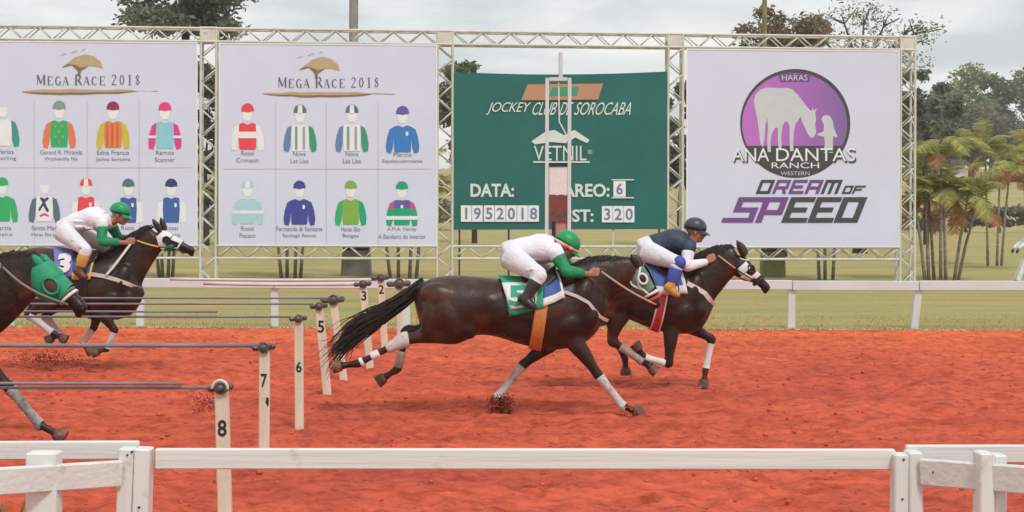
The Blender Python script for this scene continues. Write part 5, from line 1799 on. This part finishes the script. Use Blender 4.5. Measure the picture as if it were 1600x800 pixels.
horse = [(232, 300), (228, 268), (240, 232), (270, 200), (310, 188), (360, 190), (400, 192), (440, 190), (470, 200), (510, 240), (550, 295), (575, 325), (590, 335), (596, 315), (604, 332), (622, 318), (612, 345), (618, 380), (612, 420), (618, 465), (606, 498),
         (585, 503), (565, 478), (548, 440), (530, 405), (522, 368), (505, 395), (488, 420), (478, 470), (474, 540), (478, 585), (455, 585), (452, 520), (452, 430), (440, 402), (420, 402), (408, 430), (400, 500), (402, 560), (385, 580), (378, 520), (380, 440),
         (360, 440), (340, 480), (332, 530), (336, 590), (315, 590), (312, 520), (318, 440), (312, 380), (300, 420), (296, 500), (290, 540), (285, 560), (270, 540), (262, 470), (250, 380)]
P.poly('silver', e0(horse), .053); P.done('horse_silhouette')
girl = [(650, 388), (660, 366), (684, 358), (708, 370), (722, 400), (728, 440), (750, 490), (745, 502), (725, 490), (722, 540), (724, 595), (665, 595), (672, 540), (668, 495), (640, 490), (618, 478), (640, 472), (664, 462), (666, 420)]
P.poly('silver', e0(girl), .053); P.done('girl_silhouette')
for wd_, xa, xb in (('ANA', 1143, 1201), ('DANTAS', 1212, 1335)):
    P.text('darkgrey', wd_, (xa + 2.5, 234.5, xb + 2.5, 255), .056); P.text('white', wd_, (xa, 231.5, xb, 252), .060); P.done('lettering')
P.text('white', 'RANCH', (1205, 254, 1279, 263), .058); P.done('lettering'); P.text('silver', 'WESTERN', (1219, 268, 1264, 274), .058); P.done('lettering')
# heavy slanted lettering made of bars: cell coordinates x right, y up, slant added
def slab(word, x0, y0, x1, y1, sl, cols_, t=.30, wv=.26):
    G = {'D': [(0, 0, 0, 1), (0, 1, .8, 1), (.8, 1, .8, 0), (0, 0, .8, 0)], 'R': [(0, 0, 0, 1), (0, 1, .8, 1), (.8, 1, .8, .45), (0, .42, .8, .42), (.5, .42, .8, 0)], 'E': [(0, 0, 0, 1), (0, 1, .85, 1), (0, .5, .65, .5), (0, 0, .85, 0)],
         'A': [(0, 0, 0, 1), (0, 1, .8, 1), (.8, 1, .8, 0), (0, .4, .8, .4)], 'M': [(0, 0, 0, 1), (0, 1, 1, 1), (.5, 1, .5, 0), (1, 1, 1, 0)], 'S': [(0, .5, 0, 1), (0, 1, .9, 1), (0, .5, .8, .5), (.8, .5, .8, 0), (-.35, 0, .8, 0)],
         'P': [(0, 0, 0, 1), (0, 1, .8, 1), (.8, 1, .8, .38), (0, .38, .8, .38)], 'O': [(0, 0, 0, 1), (0, 1, .8, 1), (.8, 1, .8, 0), (0, 0, .8, 0)], 'F': [(0, 0, 0, 1), (0, 1, 1.0, 1), (0, .5, .7, .5)]}
    adv = [1.42 if c == 'M' else 1.2 for c in word]; tot = sum(adv) - .3
    cw = (x1 - x0 - sl) / tot; H = y1 - y0
    tw = wv * cw; thh = t * H * .62
    x = x0
    for c, a, k in zip(word, adv, cols_):
        for ax, ay, bx, by in G[c]:
            pa = (x + ax * cw, ay * (H - thh) + thh / 2); pb = (x + bx * cw, by * (H - thh) + thh / 2)
            if abs(ay - by) < .01: q = [(pa[0] - tw / 2, pa[1] - thh / 2), (pb[0] + tw / 2, pb[1] - thh / 2), (pb[0] + tw / 2, pb[1] + thh / 2), (pa[0] - tw / 2, pa[1] + thh / 2)]
            else:
                lo, hi = (pa, pb) if pa[1] < pb[1] else (pb, pa)
                q = [(lo[0] - tw / 2, lo[1] - thh / 2), (lo[0] + tw / 2, lo[1] - thh / 2), (hi[0] + tw / 2, hi[1] + thh / 2), (hi[0] - tw / 2, hi[1] + thh / 2)]
            P.poly(k, [(px_ + tw / 2 + sl * (yy / H), y1 - yy) for px_, yy in q], .050 + .001 * random.random())
        x += a * cw
slab('DREAM', 1180, 281, 1314, 303, 9, ('darkgrey', 'plum', 'plum', 'plum', 'darkgrey'), .34, .24)
P.done('lettering'); slab('OF', 1314, 290, 1348, 303, 6, ('darkgrey', 'darkgrey'), .38); P.done('lettering')
slab('SPEED', 1138, 308, 1348, 348, 16, ('plum', 'plum', 'darkgrey', 'darkgrey', 'darkgrey'), .31, .30); P.done('lettering')
# ---------------------------------------------------------------- finish post
DF = 25.9
fp = thing('finish_post', 'tall narrow white finish frame with white and dark red panels, in front of the scoreboard', 'finish post', (W(872, 480, DF).x, DF, 0))
for x in (855, 890):
    a = W(x, 122, DF); mb = MB(); mb.beam((a.x, DF, -.1), a, .060, .06, bevel=.006); mb.build('upright', M['far_paint'], fp)
a, b = W(858.2, 124, DF), W(886.8, 124, DF); mb = MB(); mb.beam(a, b, .06, .058, bevel=.006); mb.build('cross_bar', M['far_paint'], fp)
a, b = W(858.2, 257.5, DF), W(886.8, 257.5, DF); mb = MB(); mb.beam(a, b, .05, .058); mb.build('cross_bar', M['dark'], fp)
def fpanel(y0, y1, m, yo=0.0, x0=858.2, x1=886.8, name='panel'):
    a, b = W(x0, (y0 + y1) / 2, DF, yo), W(x1, (y0 + y1) / 2, DF, yo)
    mb = MB(); mb.beam(a, b, (y1 - y0) * DF / F, .02); mb.build(name, m, fp)
fpanel(261, 304, M['white_trim'])
fpanel(305, 331, mat('dark_red_panel', (.22, .055, .05), .6, .3, 5))
fpanel(331, 346, mat('red_panel', (.26, .04, .045), .6, .4, 6, col2=(.02, .07, .05)), name='panel')
fpanel(346, 384, M['dark'], .0, 862, 868)
fpanel(346, 384, mat('pink_panel', (.45, .24, .22), .6, .2, 5), .03, 868, 886.8)
mb = MB(); mb.tube([W(876, 122, DF), W(876, 82, DF)], .035, 8); mb.build('mast', M['far_paint'], fp)
mb = MB(); mb.tube([W(873, 128, DF, .05), W(874, 190, DF, .05), W(885, 210, DF, .05)], .012, 6); mb.build('cord', M['hem'], fp)

# ---------------------------------------------------------------- floodlight masts behind the truss
def mast(px, pw, base_px, base_w, lab):
    d = 52.0
    x = W(px, 200, d).x
    R = thing('floodlight_mast', lab, 'mast', (x, d, 0))
    mb = MB(); mb.tube([(x, d, 1.0), (x, d, 11.6)], [pw * d / F / 2 * 1.05, pw * d / F / 2 * .9], 14); mb.build('pole', M['concrete'], R, 40)
    bx = W(base_px, 420, d).x; bw = base_w * d / F
    mb = MB(); mb.box((bx, d, .42), (bw, .8, .90), taper=.9, bevel=.0); mb.build('plinth', M['concrete'], R)
    mb = MB(); mb.box((bx, d, 1.10), (bw * .86, .7, .46), taper=.95, bevel=.03); mb.build('base_top', M['bark'], R)  # dark upper part of the mast base
    mb = MB(); mb.box((x, d, 11.7), (2.2, .25, .2)); mb.build('crossarm', M['alu'], R)
    for k in (-.8, -.27, .27, .8):
        mb = MB(); mb.box((x + k, d - .2, 11.5), (.36, .3, .36), taper=.8); mb.build('lamp', M['alu'], R)
mast(552, 15, 557, 46, 'grey concrete floodlight mast rising above the jersey banners')
M_ = M['concrete']; M['concrete'] = mat('mossy_mast', (.26, .25, .12), .9, .4, 2)
mast(1194, 8, 1207, 36, 'thin mossy mast rising above the sponsor banner')
M['concrete'] = M_

# ---------------------------------------------------------------- trees, shrubs, palms
def leafmat(name, c, c2, isl=.45):
    return mat(name, c, .8, col2=c2, scale=.55, island=isl, spec=.15, trans=.48)
LEAF = {'olive': leafmat('olive_leaves', (.23, .24, .12), (.13, .145, .07)), 'green': leafmat('green_leaves', (.21, .27, .12), (.12, .17, .07)), 'dark': leafmat('dark_leaves', (.14, .165, .10), (.09, .11, .07)),
        'grey': leafmat('grey_brown_leaves', (.27, .235, .17), (.17, .17, .115)), 'rust': leafmat('rusty_leaves', (.32, .22, .17), (.20, .18, .105)), 'dusty': leafmat('dusty_green_leaves', (.24, .265, .19), (.16, .185, .13)),
        'bright': leafmat('yellow_green_leaves', (.30, .33, .12), (.20, .24, .085))}
def leaves(blobs, n, size, seed, flat=.7, shell=.45):
    """n small bent leaf sprays spread through the blobs (centre, (rx,ry,rz))."""
    r = np.random.RandomState(seed)
    vol = np.array([b[1][0] * b[1][1] * b[1][2] for b in blobs]) ** .75
    idx = r.choice(len(blobs), n, p=vol / vol.sum())
    C = np.array([tuple(b[0]) for b in blobs])[idx]; R = np.array([b[1] for b in blobs])[idx]
    v = r.normal(size=(n, 3)); v /= np.linalg.norm(v, axis=1)[:, None]
    rad = (shell + (1 - shell) * r.rand(n)) ** .7 * (1 + .18 * r.normal(size=n))
    p = C + v * R * rad[:, None]
    a = r.normal(size=(n, 3)); a[:, 2] *= flat; a /= np.linalg.norm(a, axis=1)[:, None]
    b = np.cross(a, r.normal(size=(n, 3))); b /= np.linalg.norm(b, axis=1)[:, None]
    s = size * r.uniform(.5, 1.3, n)[:, None]
    nn_ = np.cross(a, b)
    q = np.stack([p - a * s, p + b * s * .42 + nn_ * s * .1, p + a * s, p - b * s * .42 + nn_ * s * .1], 1)
    f = np.arange(n * 4).reshape(n, 4)
    return q.reshape(-1, 3), f
def blobs_for(c, rx, rz, n, seed, ry=None, size=.42):
    r = random.Random(seed); out = []
    ry = ry or rx * .9
    for i in range(n):
        while True:
            x, y, z = (r.uniform(-1, 1) for _ in range(3))
            if x * x + y * y + z * z < 1: break
        k = size * r.uniform(.55, 1.1)
        out.append((Vector((c[0] + x * rx * .86, c[1] + y * ry * .86, c[2] + z * rz * .86)), (rx * k, ry * k, min(rx, rz * 1.2) * k * .75)))
    return out
def tree(name, lab, px, ytop, ybot, wpx, d, lm, seed, n=5000, size=.20, nb=16, cat='tree', blob=.42, group=None, trunk=True, shell=.45, ybase=None):
    c = W(px, (ytop + ybot) / 2, d); k = d / F
    rx, rz = wpx * k / 2, (ybot - ytop) * k / 2
    zg = gz(c.x, d)
    R = thing(name, lab, cat, (c.x, d, zg), group)
    bl = blobs_for(c, rx, rz, nb, seed, size=blob)
    v, f = leaves(bl, n, size, seed, shell=shell)
    tri_mesh('crown', v, f, LEAF[lm], R)
    if trunk:
        mb = MB(); r = random.Random(seed)
        hh = max(.5, c.z - rz * .5 - zg)
        r0 = max(.12, min(.45, rx * .07))
        top = Vector((c.x + r.uniform(-.2, .2), d, zg + hh))
        mb.tube([Vector((c.x, d, zg - .2)), Vector((c.x + r.uniform(-.15, .15), d, zg + hh * .5)), top], [r0 * 1.25, r0, r0 * .8], 10)
        for b, rr in bl[:10]:
            m_ = lerp(top, b, .5) + Vector((0, 0, -rz * .08))
            mb.tube([top - Vector((0, 0, .1)), m_, b], [r0 * .5, r0 * .26, r0 * .08], 7)
            for q in range(3):
                e = b + Vector((r.uniform(-1, 1) * rr[0], r.uniform(-1, 1) * rr[1], r.uniform(-.4, 1) * rr[2]))
                mb.tube([lerp(m_, b, .7), e], [r0 * .14, r0 * .04], 5)
        mb.build('trunk', M['bark'], R, True, fixn=False)
    return R
tree('tree', 'dense dusty green tree rising above the first race banner', 292, -48, 62, 215, 74, 'dusty', 41, 9000, .17, 22)
tree('tree', 'sparse airy tree with bare twigs above the sponsor banner', 1345, -15, 150, 270, 78, 'dusty', 42, 2600, .10, 40, blob=.30, shell=.1)
tree('tree', 'rusty leaved tree behind the thin mossy mast', 1225, 2, 120, 145, 72, 'rust', 43, 4200, .15, 20, blob=.36, shell=.25)
tree('tree', 'rounded green tree peeping over the scoreboard corner', 742, 62, 290, 110, 95, 'olive', 44, 7500, .22, 30)
tree('tree', 'dark leafy tree seen through the truss column between the jersey banners', 322, 66, 340, 150, 88, 'dark', 45, 4500, .26, 18)
tree('tree', 'green tree seen through the truss column beside the scoreboard', 1062, 108, 320, 90, 92, 'dark', 46, 3600, .24, 16)
tree('tree', 'dark open tree next to the last truss column', 1448, 70, 260, 110, 96, 'dusty', 47, 3600, .22, 22, blob=.34, shell=.2)
wood = [(1518, 92, 262, 120, 250, 'bright', 'yellow green tree topping the wood on the hill'), (1462, 128, 275, 110, 245, 'grey', 'grey brown tree behind the palms'), (1560, 158, 278, 130, 238, 'grey', 'brownish broad tree below the yellow green one'),
        (1602, 95, 262, 110, 262, 'dusty', 'dusty green tree at the end of the wood'), (1505, 176, 256, 90, 240, 'olive', 'olive tree just above the small house'), (1400, 120, 300, 130, 225, 'dark', 'dark tree hidden partly by the sponsor banner'),
        (1640, 160, 290, 120, 232, 'rust', 'rusty tree by the end of the dry slope'), (1440, 190, 282, 60, 236, 'olive', 'low olive tree beside the truss'), (1548, 105, 210, 70, 255, 'green', 'small green tree beside the yellow green one'),
        (1585, 225, 288, 60, 228, 'dark', 'dark low tree at the top of the dry slope')]
for i, (px, y0, y1, wp, d, lm, lab) in enumerate(wood):
    tree('tree', lab, px, y0, y1, wp, d, lm, 60 + i, 4200, .46, 20, group='trees of the hillside wood')
# bushes along the far side of the field
for i, (px, y0, y1, wp, lm) in enumerate([(-60, 300, 362, 160, 'olive'), (60, 310, 362, 150, 'green'), (180, 300, 362, 150, 'dark'), (300, 315, 362, 120, 'olive'), (420, 310, 362, 150, 'green'), (540, 305, 362, 150, 'dark'), (660, 312, 362, 130, 'olive'),
                                          (1395, 318, 360, 90, 'olive'), (1452, 322, 360, 60, 'rust'), (1510, 326, 360, 70, 'dark'), (1562, 322, 360, 60, 'olive'), (1612, 318, 360, 70, 'rust')]):
    labs = ['olive bush at the near end of the field edge', 'green bush behind the first banner', 'dark bush behind the number 3 jockey', 'olive bush behind the column between the jersey banners', 'green bush behind the second banner', 'dark bush behind the concrete mast',
            'olive bush next to the scoreboard', 'olive bush behind the last banner', 'rusty bush just past the truss end', 'dark bush between the palms', 'olive bush near the person in white', 'rusty bush beyond the person in white']
    tree('bush', labs[i], px, y0, y1, wp, 142, lm, 90 + i, 1500, .26, 10, cat='bush', trunk=True, group='bushes along the field edge')

M['frond'] = leafmat('palm_frond', (.56, .52, .20), (.40, .42, .15), .3)
M['frond_dead'] = leafmat('dead_palm_frond', (.58, .30, .14), (.44, .27, .13), .3)
def frond_mesh(L_, droop, seed):
    r = random.Random(seed); mb = MB()
    pts = []
    for i in range(11):
        t = i / 10
        pts.append(Vector((L_ * t * (1 - .18 * t), 0, L_ * (.55 * t - droop * t * t))))
    mb.tube(pts, [.022 * (1 - .8 * i / 10) for i in range(11)], 4, cap=False)
    for i in range(1, 34):
        t = .12 + .86 * i / 33; f = t * 10; k = min(int(f), 9)
        c = lerp(pts[k], pts[k + 1], f - k); tg = (pts[k + 1] - pts[k]).normalized()
        ln = L_ * .34 * math.sin(math.pi * min(.97, t * .85 + .12)) ** .7
        for sg in (-1, 1):
            s_ = Vector((0, sg, 0)); e = c + (s_ * .85 + tg * .55).normalized() * ln + Vector((0, 0, -ln * r.uniform(.15, .5)))
            wv = tg * .019
            mb.add([c - wv, c + wv, lerp(c, e, .6) + wv * .9 + Vector((0, 0, .05 * ln)), e, lerp(c, e, .6) - wv * .9 + Vector((0, 0, .05 * ln))], [(0, 1, 2, 3, 4)])
    return mb.mesh('frond', fixn=False)
FR = [frond_mesh(2.0, .62, 1), frond_mesh(1.7, .85, 2), frond_mesh(2.2, .45, 3)]
FRD = [m.copy() for m in FR[:2]]
for m in FR: m.materials.append(M['frond'])
for m in FRD: m.materials.append(M['frond_dead'])
def palm(px, stems, lab, d=50.0, ybase=435, dead=.12, seed=1, scale=1.0):
    """stems: (foot px, crown px, crown py)"""
    zg = 0.0
    c = W(px, 400, d)
    R = thing('palm', lab, 'palm', (c.x, d, zg), 'clumping palms behind the truss')
    r = random.Random(seed)
    for fx, tx_, ty in stems:
        dy = r.uniform(-.4, .4)
        a = W(fx, 430, d); a.z = -.05; a.y += dy * .5
        b = W(tx_, ty, d); b.y += dy
        m_ = lerp(a, b, .5); m_.x = lerp(a.x, b.x, .42)
        mb = MB(); mb.tube([a, lerp(a, m_, .5) , m_, lerp(m_, b, .5), b], [.062, .054, .048, .042, .036], 8)
        st = mb.build('trunk', M['palm_bark'], R, True)
        n = 10
        for k in range(n):
            isd = r.random() < dead
            o = bpy.data.objects.new('frond', r.choice(FRD if isd else FR)); COL.objects.link(o); o.parent = st
            o.location = b - origin(R) + Vector((0, 0, -.25 if isd else 0))
            o.rotation_euler = (r.uniform(-.3, .3), r.uniform(.0, .7) if isd else r.uniform(-.85, .35), 2 * math.pi * k / n + r.uniform(-.3, .3))
            s_ = r.uniform(.5, .95) * scale; o.scale = (s_, s_, s_)
palm(1462, [(1452, 1444, 262), (1462, 1455, 300), (1468, 1466, 228), (1478, 1474, 296), (1490, 1512, 306), (1446, 1430, 312), (1498, 1530, 318)], 'palm clump with grey stems just past the truss end', seed=5, dead=.14)
palm(1555, [(1545, 1542, 232), (1556, 1560, 262), (1566, 1585, 240)], 'palm with orange dead fronds near the person in white', d=62, seed=6, dead=.25)
palm(1612, [(1604, 1598, 268), (1616, 1622, 240)], 'outermost palm beyond the person in white', d=58, seed=7, dead=.2)
palm(258, [(250, 236, 300), (256, 250, 270), (264, 272, 290), (270, 280, 300)], 'palm clump under the first banner, beside the number 3 horse head', seed=8)
palm(452, [(440, 424, 300), (448, 446, 270), (462, 470, 280), (470, 482, 300)], 'palm clump under the second banner, away from the mast', seed=9)
palm(630, [(610, 590, 300), (622, 620, 270), (640, 648, 280), (650, 664, 300)], 'palm clump under the second banner, nearest the scoreboard', seed=10)
palm(1290, [(1280, 1272, 300), (1288, 1286, 270), (1300, 1308, 290)], 'palm clump under the sponsor banner', seed=11)

# ---------------------------------------------------------------- house on the hill
dh = 226.0
hx = W(1495, 262, dh).x; hz = gz(hx, dh)
hz = max(hz, W(1495, 275, dh).z - 1.2)
H_ = thing('house', 'small white house with dark roof far away among the hillside trees', 'house', (hx, dh, gz(hx, dh)))
c = W(1495, 263, dh)
mb = MB(); mb.box((hx, dh, c.z - .9), (1.75, 3, 2.8)); mb.build('wall', M['white_trim'], H_)
mb = MB()
x0, x1, zr, zt = hx - 1.5, hx + 1.5, c.z + .5, c.z + 1.3
mb.add([(x0, dh - 2.6, zr), (x1, dh - 2.6, zr), (x1, dh + 2.6, zr), (x0, dh + 2.6, zr), (x0 + .4, dh, zt), (x1 - .4, dh, zt)], [(0, 1, 5, 4), (2, 3, 4, 5), (1, 2, 5), (3, 0, 4), (3, 2, 1, 0)])
mb.build('roof', M['bark'], H_)

# ---------------------------------------------------------------- person in white beyond the rail
def standing():
    d = 47.0
    x = W(1600, 400, d).x
    R = thing('person', 'person in white clothes standing on the grass beyond the rail, bent arm with dark glove', 'person', (x, d, 0))
    V = lambda px, z, y=0.0: Vector((W(px + 2, 400, d).x, d + y, z))
    Y = Vector((0, 1, 0)); mb = MB()
    mb.loft([(V(1607, .92), .12, .15), (V(1608, 1.1), .11, .14), (V(1608, 1.28), .12, .17), (V(1607, 1.40), .09, .16), (V(1606, 1.48), .05, .05)], 18, 3)
    mb.ell(V(1604, 1.60), ((.095, 0, 0), (0, .075, 0), (0, 0, .115)))
    mb.ell(V(1599.8, 1.58), ((.016, 0, 0), (0, .014, 0), (0, 0, .02)))
    for sg in (-1, 1):
        mb.loft([(V(1606, .92, sg * .09), .085, .085), (V(1595, .5, sg * .10), .060, .060), (V(1587, .08, sg * .11), .042, .042)], 12, 3)
        mb.loft([(V(1590, .07, sg * .11), .05, .045), (V(1581, .035, sg * .12), .03, .04)], 10, 2)
        mb.loft([(V(1606, 1.38, sg * .18), .055, .055), (V(1594, 1.22, sg * .24), .045, .045), (V(1585, 1.06, sg * .22), .032, .030)], 12, 3)
        pw = V(1583.5, 1.0, sg * .22)
        mb.ell(pw, ((.035, 0, -.02), (0, .02, 0), (.02, 0, .04)))
        for i in range(4):
            p = pw + Vector((-.02 + .012 * i, 0, -.03))
            mb.tube([p, p + Vector((-.012, 0, -.03)), p + Vector((.0, .01, -.052 + .004 * i))], [.009, .0085, .007], 6)
        mb.tube([pw + Vector((.02, 0, 0)), pw + Vector((.032, -.01, -.03)), pw + Vector((.026, -.015, -.05))], [.010, .009, .007], 6)
    remeshed(mb, .010, 2, 'body', R, M['skin'])
    mb = MB()
    mb.loft([(V(1607, .85), .15, .18), (V(1607.5, 1.1), .14, .17), (V(1608, 1.28), .145, .19), (V(1607, 1.41), .105, .17), (V(1606, 1.47), .065, .07)], 20, 3)
    for sg in (-1, 1):
        mb.loft([(V(1606, 1.38, sg * .18), .075, .075), (V(1594, 1.22, sg * .24), .068, .066), (V(1586, 1.09, sg * .22), .055, .05)], 14, 3)
    remeshed(mb, .012, 2, 'coat', R, M['white_cloth'])
    mb = MB()
    mb.loft([(V(1607, 1.0), .14, .17), (V(1606, .88), .145, .175)], 16, 3)
    for sg in (-1, 1):
        mb.loft([(V(1606, .92, sg * .09), .11, .10), (V(1595, .5, sg * .10), .088, .085), (V(1587, .10, sg * .11), .078, .075)], 14, 3)
    remeshed(mb, .012, 2, 'trousers', R, M['breech_white'])
    for sg in (-1, 1):
        mb = MB(); pw = V(1583.8, 1.005, sg * .22); mb.ell(pw, ((.045, 0, -.02), (0, .03, 0), (.02, 0, .045))); mb.build('glove', M['dark'], R, True)
        mb = MB(); mb.loft([(V(1591, .06, sg * .11), .06, .052), (V(1586, .05, sg * .115), .055, .05), (V(1579, .035, sg * .12), .034, .044)], 12, 3); mb.build('shoe', M['boot'], R, True)
    mb = MB(); mb.ell(V(1605.5, 1.645), ((.102, 0, 0), (0, .088, 0), (0, 0, .085))); mb.build('hair', M['hair'], R, True)
standing()

# ---------------------------------------------------------------- thin haze over the whole field
mh = bpy.data.materials.new('haze'); mh.use_nodes = True
t = mh.node_tree; t.nodes.clear()
pv = t.nodes.new('ShaderNodeVolumePrincipled'); pv.inputs['Density'].default_value = .0006
pv.inputs['Color'].default_value = (.95, .96, .97, 1); pv.inputs['Anisotropy'].default_value = .2
mo = t.nodes.new('ShaderNodeOutputMaterial'); t.links.new(pv.outputs[0], mo.inputs['Volume'])
mb = MB(); mb.box((0, 1350, 20.0), (2000, 3400, 44.0)); mb.build('haze', mh, kind='stuff')
